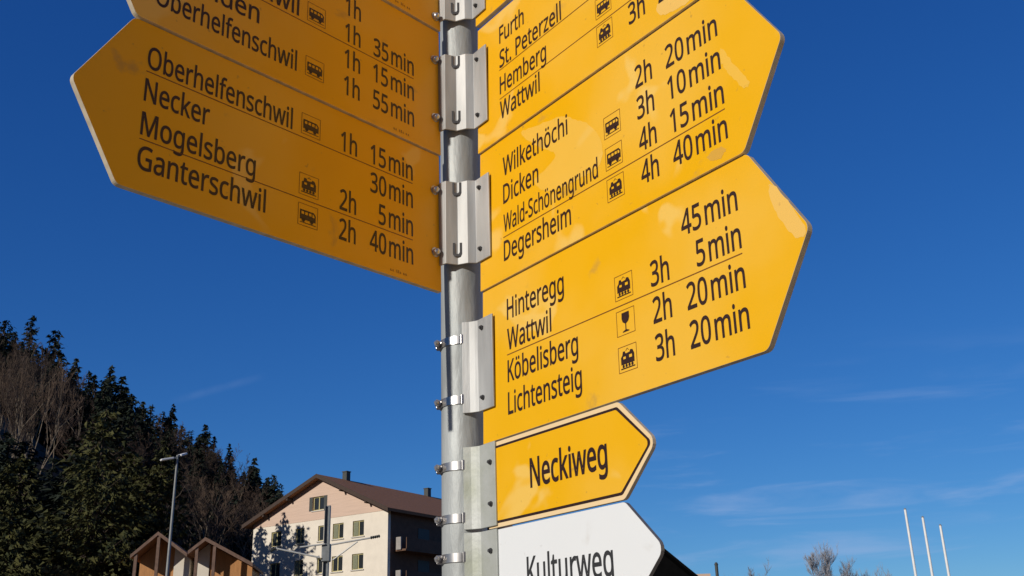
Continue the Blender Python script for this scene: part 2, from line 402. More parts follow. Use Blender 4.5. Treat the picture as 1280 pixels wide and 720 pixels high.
# ---------------------------------------------------------------- lettering
# letter outlines, 1000 units = cap height: [advance, contour, contour...]
GLYPH = {'-':[451,[56,321,56,430,395,430,395,321]],'.':[375,[101,76,107,120,126,148,154,164,186,169,220,164,249,148,268,120,275,76,268,32,249,3,220,-14,186,-20,
154,-14,126,3,107,32]],'0':[801,[732,501,728,386,714,284,691,196,656,123,610,64,553,21,482,-5,399,-14,329,-7,267,13,214,48,169,95,132,154,104,225,78,352,
69,501,77,652,102,779,128,849,163,908,207,954,261,988,325,1009,399,1015,470,1009,532,988,585,954,631,908,668,849,696,779,723,652],[192,501,197,376,212,
273,239,193,278,137,331,102,399,91,467,102,520,136,560,192,587,272,603,376,608,501,603,627,587,729,560,808,520,865,467,899,399,910,331,899,278,865,239,
808,212,729,197,627]],'1':[801,[497,0,377,0,377,699,377,768,380,820,382,871,342,833,296,794,189,707,125,790,395,1000,497,1000]],'2':[801,[728,0,67,0,67,
102,329,367,457,501,502,560,535,617,555,676,562,741,556,792,540,833,513,866,456,898,385,909,317,903,257,884,201,854,144,814,78,896,165,957,267,999,324,
1010,385,1014,472,1006,546,982,606,943,651,890,678,825,688,748,680,672,655,601,617,533,566,466,431,324,223,118,223,112,728,112]],'3':[801,[690,766,684,
703,665,650,635,605,593,570,542,544,483,527,483,521,557,506,616,481,662,445,695,400,715,346,721,284,711,202,681,130,629,69,555,24,459,-5,338,-14,192,-2,
126,15,63,41,63,155,129,128,199,107,270,94,339,90,420,95,485,113,533,142,566,182,586,230,592,287,584,344,560,389,519,422,464,445,394,459,312,464,216,464,
216,569,314,569,390,575,452,592,500,621,536,659,557,705,564,758,559,803,543,840,515,870,458,900,382,910,286,900,205,870,130,826,69,910,128,950,201,983,
286,1006,381,1014,477,1006,554,983,614,944,657,893,682,834]],'4':[801,[773,227,627,227,627,0,508,0,508,227,29,227,29,332,500,1006,627,1006,627,338,773,
338],[508,653,509,719,511,776,513,827,515,874,510,874,482,817,450,765,150,338,508,338]],'5':[801,[385,613,481,605,563,578,630,536,680,478,711,406,721,319,
710,223,676,141,622,75,548,26,456,-4,347,-14,273,-11,202,0,140,17,88,41,88,157,144,129,211,109,281,95,349,91,418,97,478,114,527,144,564,186,588,240,595,
307,589,367,568,417,535,457,487,486,424,504,345,510,255,503,174,489,112,528,150,1000,651,1000,651,888,255,888,231,598,296,608]],'6':[801,[77,427,89,598,
105,680,130,757,165,828,211,890,270,942,342,981,430,1006,535,1014,600,1011,658,1001,658,896,602,909,538,913,449,905,377,881,319,843,275,793,243,732,221,
664,200,508,209,508,262,569,297,592,340,611,389,622,445,626,527,617,597,590,655,547,699,487,726,412,735,322,725,225,696,143,649,76,586,27,509,-4,417,-14,
348,-7,284,13,226,46,176,94,134,156,103,232,84,322],[416,90,471,96,519,115,559,146,589,191,607,250,613,322,608,381,592,432,565,473,528,505,479,523,420,
529,359,523,305,502,262,471,229,433,209,390,202,346,215,255,232,212,256,172,286,138,323,112,366,95]],'7':[801,[190,0,601,888,62,888,62,1000,732,1000,732,
905,326,0]],'8':[801,[399,1014,482,1007,555,987,615,953,660,906,689,847,699,775,692,718,673,669,643,627,604,590,508,529,620,463,666,423,701,377,724,323,
731,259,721,181,690,114,642,60,576,20,496,-6,403,-14,304,-6,221,18,155,57,107,110,78,176,69,255,76,319,97,374,131,421,174,461,276,522,187,586,151,624,124,
668,107,718,101,776,111,847,140,905,186,952,246,986,318,1007],[189,254,195,208,212,167,241,132,282,106,335,89,401,84,463,89,515,106,557,132,587,168,605,
210,611,258,604,304,585,344,554,379,512,410,401,464,378,472,275,415,238,382,211,345,195,302],[398,915,328,905,271,877,243,849,227,813,221,770,227,723,246,
683,275,651,312,624,405,577,492,623,527,651,554,684,571,724,577,770,572,813,555,849,528,877,471,905]],'9':[801,[728,573,716,403,700,320,675,243,640,172,
594,110,535,58,462,19,374,-6,269,-14,204,-11,143,0,143,105,202,92,266,87,356,95,428,119,485,157,529,207,562,266,584,335,597,411,604,490,595,490,542,431,
506,408,464,389,415,378,357,374,277,383,207,410,149,453,106,513,79,587,70,676,80,774,110,857,158,924,221,973,299,1004,389,1014,458,1007,522,987,580,953,
630,905,671,843,702,768,722,678],[389,910,335,904,288,885,247,853,216,808,198,750,192,678,197,618,213,567,239,526,276,495,324,477,384,471,446,477,500,498,
544,529,576,567,597,610,604,654,590,744,574,788,550,828,520,862,483,888,439,905]],'D':[1022,[937,510,930,404,909,310,875,228,827,159,768,102,696,57,613,
26,519,6,415,0,136,0,136,1000,444,1000,540,994,628,975,706,944,774,901,831,846,877,779,910,701,930,611],[804,506,793,627,760,724,726,776,683,818,631,851,
537,882,426,892,262,892,262,108,398,108,522,119,623,152,702,208,759,286,793,385]],'F':[727,[262,0,136,0,136,1000,695,1000,695,889,262,889,262,535,668,535,
668,424,262,424]],'G':[1020,[570,528,916,528,916,38,752,-1,664,-11,564,-14,466,-7,379,14,303,48,237,96,183,155,141,226,110,308,92,399,85,500,92,600,113,
690,147,772,194,843,253,902,324,950,407,986,500,1007,604,1014,685,1010,763,999,835,980,902,955,854,846,735,887,667,899,597,903,486,891,392,854,340,817,
296,771,262,715,228,616,217,500,227,388,256,289,286,233,327,185,377,146,438,118,510,101,594,95,706,102,790,119,790,416,570,416]],'H':[1038,[901,0,775,0,
775,466,262,466,262,0,136,0,136,1000,262,1000,262,577,775,577,775,1000,901,1000]],'K':[867,[867,0,718,0,364,478,262,388,262,0,136,0,136,1000,262,1000,262,
507,347,602,434,697,704,1000,852,1000,455,564]],'L':[734,[136,0,136,1000,262,1000,262,112,699,112,699,0]],'M':[1270,[577,0,248,877,242,877,247,805,251,
711,252,606,252,0,136,0,136,1000,322,1000,630,181,636,181,950,1000,1134,1000,1134,0,1010,0,1010,615,1011,712,1015,803,1020,875,1014,875,681,0]],'N':[1064,
[929,0,782,0,246,831,241,831,246,754,250,660,252,559,252,0,136,0,136,1000,282,1000,815,172,821,172,817,239,813,338,811,436,811,1000,929,1000]],'O':[1094,
[1008,501,1001,391,979,291,942,203,891,127,826,67,747,22,654,-5,548,-14,438,-5,343,23,264,68,199,128,149,203,113,291,92,392,85,503,91,601,108,691,136,772,
175,843,226,902,289,951,364,987,450,1008,549,1015,644,1008,728,987,801,952,864,903,915,844,956,772,985,691,1003,601],[218,501,227,384,254,284,281,228,317,
182,362,144,415,117,477,101,548,95,619,101,681,117,733,144,796,204,840,284,867,384,875,501,867,618,840,717,797,798,735,857,652,893,549,905,478,899,415,
883,362,856,317,820,281,773,254,718,227,619]],'P':[847,[401,1000,519,991,615,966,686,923,736,865,766,792,776,706,771,645,756,588,729,534,689,486,635,446,
566,415,480,396,377,389,262,389,262,0,136,0,136,1000],[389,892,262,892,262,497,363,497,450,502,521,518,576,544,615,583,638,634,646,700,639,759,618,807,
584,845,535,871,470,887]],'S':[769,[703,268,692,185,660,116,607,60,536,20,448,-6,346,-14,239,-8,146,8,71,34,71,154,197,113,273,100,352,95,420,100,476,115,
520,139,552,171,571,210,577,256,572,301,556,339,527,371,484,401,342,462,229,513,185,543,148,576,120,613,100,655,88,704,84,759,94,833,125,896,173,946,237,
983,315,1006,403,1014,482,1010,555,999,679,958,640,850,527,888,465,900,401,903,343,899,296,885,259,863,232,834,217,798,211,758,217,711,232,674,260,642,
301,613,430,556,511,523,579,487,633,446,672,398,695,339]],'W':[1303,[1284,1000,1018,0,891,0,696,655,679,716,664,775,652,823,646,853,641,823,630,775,616,
715,598,651,409,0,282,0,17,1000,148,1000,304,389,319,326,333,264,343,206,352,151,361,209,373,270,388,333,405,396,581,1000,711,1000,895,392,913,327,929,
263,940,204,950,151,961,225,978,305,999,391,1153,1000]],'a':[786,[403,763,487,757,555,737,606,703,643,655,665,591,672,511,672,0,583,0,559,106,553,106,487,
39,450,15,408,-1,359,-11,301,-14,237,-8,180,10,132,40,95,83,72,140,64,209,74,278,104,335,153,382,222,416,313,438,424,448,552,452,552,497,542,577,511,627,
462,655,396,664,339,659,284,646,185,606,147,699,263,744,332,759],[440,363,321,349,246,318,216,288,198,251,192,207,202,153,230,115,274,93,329,85,389,91,
442,109,487,138,522,179,543,233,550,300,550,367]],'b':[861,[242,805,240,716,235,651,242,651,280,695,331,731,395,755,475,763,562,752,637,720,700,666,747,
590,775,494,784,375,775,257,746,160,699,84,637,29,562,-3,475,-14,395,-6,331,18,280,54,242,95,232,95,207,0,119,0,119,1064,242,1064],[454,661,382,654,328,
631,288,593,262,539,247,468,242,380,242,374,247,289,263,218,288,162,327,121,383,96,457,88,518,96,568,121,607,162,635,219,651,291,657,377,651,463,635,534,
607,590,568,629,517,653]],'c':[672,[420,-14,326,-4,243,27,174,78,121,153,88,250,77,371,89,497,123,597,178,672,249,724,333,755,429,765,539,753,626,724,588,
622,510,646,426,657,357,649,301,625,258,585,228,529,210,459,204,373,210,290,228,220,258,165,300,125,353,100,419,92,477,96,527,105,613,136,613,27,530,-4]],
'd':[861,[385,-14,298,-3,223,29,161,83,114,159,86,256,77,374,86,492,115,590,162,666,224,721,299,754,387,765,442,761,489,750,529,733,564,710,619,654,627,
654,623,708,619,765,619,1064,742,1064,742,0,643,0,625,101,619,101,564,43,529,19,488,1,440,-10],[405,88,476,95,532,117,572,153,599,204,615,270,620,350,620,
373,615,459,600,530,574,588,535,629,478,654,403,662,343,654,293,627,254,583,227,525,210,454,204,371,210,288,227,219,254,162,293,121,343,96]],'e':[790,[409,
765,499,754,575,723,636,672,681,604,709,522,718,426,718,352,204,352,213,273,235,209,270,158,317,121,375,98,444,91,511,94,571,104,685,143,685,35,571,-2,
438,-14,338,-3,250,29,199,63,157,106,123,159,88,255,77,370,87,484,118,581,168,659,235,717,316,753],[408,664,353,658,306,639,268,607,227,539,207,450,590,
450,585,510,570,562,545,604,511,637,465,657]],'f':[482,[465,655,276,655,276,0,153,0,153,655,21,655,21,713,153,755,153,798,160,886,181,955,217,1007,265,
1043,325,1064,396,1071,478,1064,542,1046,510,950,458,964,398,971,344,960,306,929,283,876,276,800,276,751,465,751]],'g':[861,[385,765,456,758,519,737,574,
701,620,651,627,651,644,751,742,751,742,-13,733,-110,706,-191,660,-254,595,-300,511,-327,406,-336,257,-324,193,-309,136,-289,136,-175,194,-200,261,-218,
334,-230,413,-234,473,-228,524,-209,565,-177,596,-135,614,-83,620,-22,620,7,622,55,625,99,619,99,575,49,522,14,459,-7,387,-14,297,-3,221,31,159,88,113,
165,86,261,77,374,86,485,113,580,159,659,221,718,296,753],[402,661,344,653,295,627,256,586,228,529,210,458,204,373,210,287,227,217,256,160,295,120,345,
95,405,87,458,91,503,102,540,120,570,148,593,184,609,228,619,282,622,345,622,374,616,466,599,539,569,594,527,632,471,654]],'h':[866,[242,752,240,697,235,
647,244,647,271,683,304,711,342,734,385,750,478,763,561,756,630,735,683,698,721,646,744,576,752,489,752,0,630,0,630,480,620,560,590,616,557,641,515,656,
462,661,387,653,331,630,290,591,263,537,247,469,242,388,242,0,119,0,119,1064,242,1064]],'i':[361,[242,751,242,0,119,0,119,751],[182,1032,209,1027,232,1013,
248,989,254,954,248,919,232,895,209,880,182,875,154,880,130,895,114,919,109,954,114,989,130,1013,154,1027]],'k':[748,[241,508,239,450,235,387,241,387,266,
419,300,461,331,497,570,751,714,751,410,430,735,0,587,0,326,350,241,276,241,0,119,0,119,1064,241,1064]],'l':[361,[242,0,119,0,119,1064,242,1064]],'m':[1310,
[943,765,1020,757,1084,736,1133,700,1168,647,1189,577,1196,489,1196,0,1074,0,1074,483,1065,561,1037,616,1008,641,969,656,922,661,856,654,804,633,765,598,
739,550,724,488,718,415,718,0,597,0,597,483,592,537,580,582,559,617,529,641,491,656,443,661,375,653,324,630,286,591,261,538,247,471,242,389,242,0,119,0,
119,751,218,751,237,648,244,648,270,684,302,714,338,736,378,752,465,765,545,757,610,734,660,695,695,639,702,639,746,695,805,734,872,757]],'n':[866,[480,
765,563,757,630,736,683,700,722,647,744,577,752,489,752,0,630,0,630,480,620,560,590,616,557,641,515,656,462,661,388,653,330,630,290,591,263,538,248,470,
242,389,242,0,119,0,119,751,218,751,237,648,244,648,272,684,306,714,345,736,388,752]],'o':[847,[772,377,766,288,747,211,717,144,677,88,627,44,567,12,498,
-8,422,-14,350,-8,284,12,225,44,175,88,134,144,103,211,84,288,77,377,88,492,119,588,170,664,239,719,325,753,426,765,522,753,606,719,675,664,728,588,761,
492],[204,377,210,294,228,223,257,166,300,123,355,97,424,88,493,97,549,123,592,166,621,223,638,294,644,377,638,460,620,529,591,585,548,627,493,652,423,
661,353,653,298,627,256,585,228,529,210,459]],'r':[578,[469,765,515,763,557,756,542,643,502,650,461,653,418,648,378,634,341,613,308,583,281,547,260,504,
247,455,242,401,242,0,119,0,119,751,220,751,234,613,239,613,297,690,333,721,374,744,419,760]],'s':[671,[608,207,599,140,571,85,527,42,468,11,394,-8,308,
-14,235,-11,173,-1,73,34,73,146,181,104,246,90,311,85,392,93,447,116,478,151,489,196,485,223,473,246,452,269,418,291,304,342,179,398,133,429,99,465,78,
510,71,566,80,624,106,674,149,713,206,742,274,759,353,765,419,761,481,751,592,714,550,616,451,650,398,660,345,664,278,658,229,639,199,610,189,573,194,544,
207,520,232,499,268,478,382,430,504,375,549,344,581,307,601,262]],'t':[506,[370,87,427,92,475,102,475,8,419,-8,349,-14,292,-9,240,6,195,34,160,77,137,138,
129,218,129,655,22,655,22,714,130,763,179,923,252,923,252,751,469,751,469,655,252,655,252,221,260,162,285,120,323,95]],'u':[866,[746,751,746,0,646,0,627,
99,622,99,595,64,560,35,521,13,478,-2,384,-14,301,-7,233,15,180,51,141,104,118,173,111,259,111,751,235,751,235,268,245,189,276,133,308,108,350,93,402,88,
477,96,534,120,576,159,603,212,618,280,623,360,623,751]],'w':[1101,[604,424,587,482,572,537,560,585,552,623,546,623,539,585,527,536,513,481,496,423,361,
1,221,1,15,752,143,752,246,352,268,270,285,191,296,127,301,127,311,169,323,223,337,279,352,329,485,752,619,752,748,329,768,261,787,190,798,129,804,129,
814,188,833,267,854,352,959,752,1085,752,877,1,732,1]],'z':[658,[604,0,55,0,55,81,458,655,78,655,78,751,594,751,594,658,196,95,604,95]],'ö':[847,[772,377,
766,288,747,211,717,144,677,88,627,44,567,12,498,-8,422,-14,350,-8,284,12,225,44,175,88,134,144,103,211,84,288,77,377,88,492,119,588,170,664,239,719,325,
753,426,765,522,753,606,719,675,664,728,588,761,492],[204,377,210,294,228,223,257,166,300,123,355,97,424,88,493,97,549,123,592,166,621,223,638,294,644,
377,638,460,620,529,591,585,548,627,493,652,423,661,353,653,298,627,256,585,228,529,210,459],[228,954,233,985,248,1006,269,1018,294,1022,319,1018,340,1006,
355,985,360,954,355,923,340,901,319,888,294,884,269,888,248,901,233,923],[492,954,496,985,511,1006,531,1018,556,1022,581,1018,602,1006,617,985,622,954,
617,923,602,901,581,888,556,884,531,888,511,901,496,923]],'ü':[866,[746,751,746,0,646,0,627,99,622,99,595,64,560,35,521,13,478,-2,384,-14,301,-7,233,15,
180,51,141,104,118,173,111,259,111,751,235,751,235,268,245,189,276,133,308,108,350,93,402,88,477,96,534,120,576,159,603,212,618,280,623,360,623,751],[237,
954,242,985,256,1006,278,1018,303,1022,327,1018,349,1006,363,985,368,954,363,923,349,901,327,888,303,884,278,888,256,901,242,923],[500,954,505,985,519,
1006,540,1018,564,1022,589,1018,611,1006,625,985,630,954,625,923,611,901,589,888,564,884,540,888,519,901,505,923]]}
def outline(text, cx, cy):
    x = 0; polys = []; lo, hi = 1e9, -1e9
    for ch in text:
        if ch == ' ': x += 360; continue
        if ch == '~': x += 130; continue
        g = GLYPH[ch]
        gl = [[(c[i]+x, c[i+1]) for i in range(0, len(c), 2)] for c in g[1:]]
        lo = min([lo]+[q[0] for p in gl for q in p]); hi = max([hi]+[q[0] for p in gl for q in p]); polys.append(gl)
        x += g[0]
    return polys, lo, hi
def swell(p, w):
    """thicken a letter contour: every side moves out by w (outer contours run clockwise, holes the other way)"""
    q = [Vector(a) for i, a in enumerate(p) if (Vector(a)-Vector(p[i-1])).length > 1e-4]; n = len(q); out = []
    for i in range(n):
        d0 = (q[i]-q[i-1]).normalized(); d1 = (q[(i+1) % n]-q[i]).normalized()
        n0 = Vector((-d0.y, d0.x)); n1 = Vector((-d1.y, d1.x)); m = n0+n1
        m = m.normalized() if m.length > 1e-3 else n0
        out.append(tuple(q[i]+m*(w/max(0.55, m.dot(n0)))))
    return out
def fill2d(polys, offset=0.0):
    """fill closed outlines (holes allowed) -> verts, faces"""
    if offset: polys = [swell(p, offset) for p in polys]
    vs = []; es = []
    for p in polys:
        o = len(vs); n = len(p)
        vs += [Vector((float(u), float(v))) for u, v in p]; es += [(o+i, o+(i+1) % n) for i in range(n)]
    ov, oe, of, _, _, _ = delaunay_2d_cdt(vs, es, [], 0, 1e-7)
    def inside(x, y):
        c = False
        for p in polys:
            x0, y0 = p[-1]
            for x1, y1 in p:
                if (y0 > y) != (y1 > y) and x < (x1-x0)*(y-y0)/(y1-y0)+x0: c = not c
                x0, y0 = x1, y1
        return c
    keep = [tuple(f) for f in of if inside(sum(ov[i].x for i in f)/3, sum(ov[i].y for i in f)/3)]
    return [(v.x, v.y) for v in ov], keep
PRINT = -0.0025        # printed surface, just in front of the sheet
def put(mb, polys, y=PRINT, offset=0.0):
    vs, fs = fill2d(polys, offset)
    mb.add([(u, y, v) for u, v in vs], fs)
def text_into(mb, text, z, cap, left=None, right=None, width=None, wt=0.018, sx=0.80):
    polys, lo, hi = outline(text, 0, 0)
    k = cap/1000
    if width: sx = width/((hi-lo)*k)
    x0 = left if left is not None else right-(hi-lo)*k*sx
    for glyph in polys:
        vs, fs = fill2d([[(u*0.001, v*0.001) for u, v in p] for p in glyph], wt)
        mb.add([(x0+(u*1000-lo)*k*sx, PRINT, z+v*1000*k) for u, v in vs], fs)
def text(parent, name, s, z, cap, m=None, **kw):
    mb = MB(); text_into(mb, s, z, cap, **kw)
    return mb.build(name, m or INK, parent, fix=False)
def rect(x0, z0, x1, z1): return [(x0, z0), (x1, z0), (x1, z1), (x0, z1)]
def ellipse(cx, cz, rx, rz, n=16): return [(cx+rx*math.cos(2*math.pi*i/n), cz+rz*math.sin(2*math.pi*i/n)) for i in range(n)]
def pictogram(parent, kind, x, z, w=0.0305):
    o = empty('pictogram', (x, 0, z)); o.parent = parent
    mb = MB(); t = 0.0007
    put(mb, [rect(0, 0, w, w), rect(t, t, w-t, w-t)[::-1]])
    mb.build('frame', INK_L, o, fix=False)
    mb = MB(); U = lambda pts: [(a*w, b*w) for a, b in pts]
    if kind == 'train':
        put(mb, [U([(.14,.30),(.86,.30),(.86,.62),(.78,.78),(.66,.80),(.62,.72),(.40,.70),(.36,.80),(.26,.80),(.22,.66),(.14,.58)]),
                 U(rect(.26,.50,.40,.60))[::-1], U(rect(.58,.50,.74,.62))[::-1]])
        for cx in (.26, .42, .58, .74): put(mb, [[(a, b) for a, b in ellipse(cx*w, .235*w, .06*w, .06*w)]])
        put(mb, [U(rect(.12,.12,.88,.165))])
        put(mb, [U([(.40,.80),(.50,.90),(.60,.80),(.57,.80),(.50,.87),(.43,.80)])])
    elif kind == 'bus':
        put(mb, [U([(.10,.28),(.90,.28),(.90,.60),(.80,.72),(.10,.72)]), U(rect(.17,.52,.31,.65))[::-1], U(rect(.36,.52,.50,.65))[::-1],
                 U(rect(.55,.52,.69,.65))[::-1], U([(.73,.50),(.84,.50),(.84,.58),(.77,.65),(.73,.65)])[::-1]])
        for cx in (.28, .70): put(mb, [[(a, b) for a, b in ellipse(cx*w, .26*w, .085*w, .085*w)]])
        put(mb, [U(rect(.10,.13,.90,.165))])
    else:
        put(mb, [U([(.30,.88),(.29,.66),(.34,.52),(.44,.45),(.475,.44),(.475,.20),(.32,.14),(.32,.11),(.68,.11),(.68,.14),(.525,.20),(.525,.44),(.56,.45),(.66,.52),(.71,.66),(.70,.88)])])
    mb.build('symbol', INK, o, fix=False)
    return o
def rounded(pts, rad):
    out = []; n = len(pts)
    for i in range(n):
        p = Vector(pts[i]); a = Vector(pts[i-1]); b = Vector(pts[(i+1) % n]); r = rad[i]
        if r <= 0: out.append(tuple(p)); continue
        u = (a-p).normalized(); v = (b-p).normalized(); th = u.angle(v)/2
        d = min(r/math.tan(th), 0.4*min((a-p).length, (b-p).length)); r = d*math.tan(th)
        c = p+(u+v).normalized()*(r/math.sin(th)); q0 = p+u*d; q1 = p+v*d
        for k in range(6):
            q = q0.lerp(q1, k/5); out.append(tuple(c+(q-c).normalized()*r))
    return out
def panel_mesh(parent, name, outline_pts, m_face, m_edge, t=0.0075, bev=0.0002):
    n = len(outline_pts); c = Vector((sum(p[0] for p in outline_pts)/n, sum(p[1] for p in outline_pts)/n))
    def shrink(p, d):
        return p
    # inset outline for a rolled edge
    P = [Vector(p) for p in outline_pts]; ins = []
    area = sum(P[i].x*P[(i+1) % n].y-P[(i+1) % n].x*P[i].y for i in range(n))
    sg = 1 if area > 0 else -1
    for i in range(n):
        d0 = (P[i]-P[i-1]).normalized(); d1 = (P[(i+1) % n]-P[i]).normalized()
        n0 = Vector((-d0.y, d0.x))*sg; n1 = Vector((-d1.y, d1.x))*sg; m = (n0+n1).normalized()
        ins.append(P[i]+m*bev/max(0.5, m.dot(n0)))
    vs = []
    for y, Q in ((-0.0022, ins), (-0.0022+bev, P), (t-0.0022-bev, P), (t-0.0022, ins)): vs += [(q.x, y, q.y) for q in Q]
    mb = MB()
    mb.add(vs, [tuple(range(n)), tuple(range(4*n-1, 3*n-1, -1))], 0)
    mb.add(vs, [(k*n+i, k*n+(i+1) % n, (k+1)*n+(i+1) % n, (k+1)*n+i) for k in range(3) for i in range(n)], 1)
    return mb.build(name, [m_face, m_edge], parent)
H_SIGN = 0.2148
def arrow(side, z0, label, group=None, s0=0.0505, s1=0.534, tip=0.599, h=H_SIGN, face=None, edge=None, name='arrow_sign'):
    if side == 'R': rz = math.atan2(E_R[1], E_R[0]); sg = 1
    else: rz = math.atan2(-E_L[1], -E_L[0]); sg = -1
    o = tag(empty(name, (PX, PY, z0), rz), label, 'sign', group)
    if name == 'arrow_sign': o.rotation_euler.x = R(-1.0)      # the sheets hang a touch inclined, lower edge outwards
    if side == 'L': s0, s1, tip = 0.0425, 0.5255, 0.5875
    pts = [(s0, 0), (s1, 0), (tip, h/2), (s1, h), (s0, h)]
    pts = rounded(pts, [0.0, 0.010, 0.012, 0.010, 0.0])
    pts = [(sg*u, v) for u, v in pts]
    if sg < 0: pts = pts[::-1]
    panel_mesh(o, 'panel', pts, face or YEL, edge or EDGE, 0.0075 if name == 'arrow_sign' else 0.0052)
    return o
CAPH = 0.0288
def row(o, z, name=None, width=None, icon=None, hrs=None, mins=None, side='R', cap=CAPH, right=None, mleft=None, sx=None):
    if side == 'R': x_name, x_icon, x_h0, x_h1, x_m = 0.1075, 0.3215, 0.3815, 0.4105, 0.5150
    else: x_name, x_icon, x_h0, x_h1, x_m = -0.5045, -0.2895, -0.2250, -0.1975, -0.0960
    if name:
        if right is not None: text(o, 'place_name', name, z, cap, right=right, sx=sx or 0.8)
        else: text(o, 'place_name', name, z, cap, left=x_name, width=width)
    if icon: pictogram(o, icon, x_icon, z+0.0005)
    if hrs or mins:
        if hrs: text(o, 'hours', hrs+'h', z, CAPH*1.02, right=x_h1, width=0.0285 if side == 'R' else 0.0268, wt=0.020)
        if mins: text(o, 'minutes', mins+'~min', z, CAPH*1.02, right=x_m, width=(0.0805 if len(mins) > 1 else 0.0622) if side == 'R' else (0.0768 if len(mins) > 1 else 0.0618), wt=0.020)
def divider(o, z, side='R'):
    a, b = (0.1065, 0.5150) if side == 'R' else (-0.5050, -0.0960)
    mb = MB(); put(mb, [rect(a, z-0.00065, b, z+0.00065)]); mb.build('divider_line', INK_L, o, fix=False)
def small_print(o, x, z):
    rnd = random.Random(int(z*1e4)); mb = MB(); u = x
    for k in range(9):
        w = rnd.uniform(0.0018, 0.0034)
        if k not in (2, 6): put(mb, [rect(u, z, u+w*0.45, z+rnd.choice((0.0030, 0.0042))), ]); put(mb, [rect(u+w*0.45, z, u+w*0.8, z+0.0008)])
        u += w+0.0009
    mb.build('small_print', INK_L, o, fix=False)
def edge_bolts(o, zs, side):
    for z in zs:
        mb = MB(); x = -0.0535 if side == 'L' else 0.0575; k = 7; r, h = 0.0056, 0.0062
        p = Vector((x, -0.0018, z)); d = Vector((0, -1, 0))
        mb.tube([p, p+d*0.0016, p+d*0.0016], [0.0072, 0.0072, 0.0056], 16)
        mb.tube([p+d*0.0016, p+d*0.0030] + [p+d*(0.003+h*math.sin(i/k*math.pi/2)) for i in range(1, k+1)],
                [r, r]+[max(r*math.cos(i/k*math.pi/2), r*0.04) for i in range(1, k+1)], 14)
        mb.build('bolt', STEEL, o, smooth=True)

def patch(o, pts, m, y=-0.00232):
    """a rubbed or grimy spot of the foil with a soft wavy outline"""
    rnd = random.Random(len(pts)); P = []; n = len(pts)
    for i in range(n):
        a, b, c, d = [Vector(pts[(i+k) % n]) for k in (-1, 0, 1, 2)]
        for k in range(6):
            t = k/6
            q = 0.5*(2*b+(c-a)*t+(2*a-5*b+4*c-d)*t*t+(3*b-a-3*c+d)*t**3)
            P.append((q.x+rnd.gauss(0, .0007), q.y+rnd.gauss(0, .0007)))
    mb = MB(); put(mb, [P], y=y); return mb.build('worn_patch', m, o, fix=False)
G_SIGNS = 'yellow hiking arrows on the signpost'
# right-hand arms, bottom to top
o = arrow('R', 1.8880, 'yellow hiking arrow naming Hinteregg, Wattwil, Köbelisberg and Lichtensteig', G_SIGNS)
row(o, 0.1575, 'Hinteregg', 0.1205, None, None, '45'); row(o, 0.1150, 'Wattwil', 0.0935, 'train', '3', '5')
row(o, 0.0715, 'Köbelisberg', 0.1435, 'glass', '2', '20'); row(o, 0.0282, 'Lichtensteig', 0.1480, 'train', '3', '20')
divider(o, 0.1085)
patch(o, [(0.5572, 0.1674), (0.57, 0.1567), (0.5937, 0.1077), (0.5865, 0.0986), (0.5733, 0.1137), (0.5612, 0.1392)], WORN)
o = arrow('R', 2.1032, 'yellow hiking arrow naming Wilkethöchi, Dicken, Wald-Schönengrund and Degersheim', G_SIGNS)
row(o, 0.1555, 'Wilkethöchi', 0.1440, None, '2', '20'); row(o, 0.1125, 'Dicken', 0.0800, 'bus', '3', '10')
row(o, 0.0690, 'Wald-Schönengrund', 0.1990, 'bus', '4', '15', cap=0.0262); row(o, 0.0262, 'Degersheim', 0.1440, 'train', '4', '40')
divider(o, 0.0615)
patch(o, [(0.1505, 0.2046), (0.1833, 0.1991), (0.2385, 0.1871), (0.2733, 0.1654), (0.297, 0.1446), (0.316, 0.1152), (0.3102, 0.0844), (0.276, 0.0814), (0.2311, 0.0845), (0.1981, 0.0959), (0.1785, 0.1183), (0.2069, 0.1251), (0.2249, 0.1385), (0.1884, 0.1647)], FADED)
patch(o, [(0.5171, 0.1374), (0.5267, 0.1217), (0.543, 0.0908), (0.5517, 0.0744), (0.5427, 0.0732), (0.5287, 0.0944), (0.5169, 0.1189)], FADED)
patch(o, [(0.4834, 0.0179), (0.4979, 0.021), (0.5098, 0.0156), (0.5053, 0.008), (0.4915, 0.0084)], GRIME)
o = arrow('R', 2.3190, 'yellow hiking arrow naming Furth, St. Peterzell, Hemberg and Wattwil', G_SIGNS)
row(o, 0.1590, 'Furth', 0.0600); row(o, 0.1165, 'St. Peterzell', 0.1440)
row(o, 0.0720, 'Hemberg', 0.1090, 'bus'); row(o, 0.0300, 'Wattwil', 0.0930, 'train', '3', '20')
divider(o, 0.1130); divider(o, 0.0640)
patch(o, [(0.4304, 0.0289), (0.4523, 0.0292), (0.483, 0.0213), (0.4859, 0.006), (0.46, 0.0052), (0.4367, 0.0114)], WORN)
o = arrow('R', 2.5400, 'right-pointing yellow arrow at the top edge, above the arrow naming Furth', G_SIGNS)
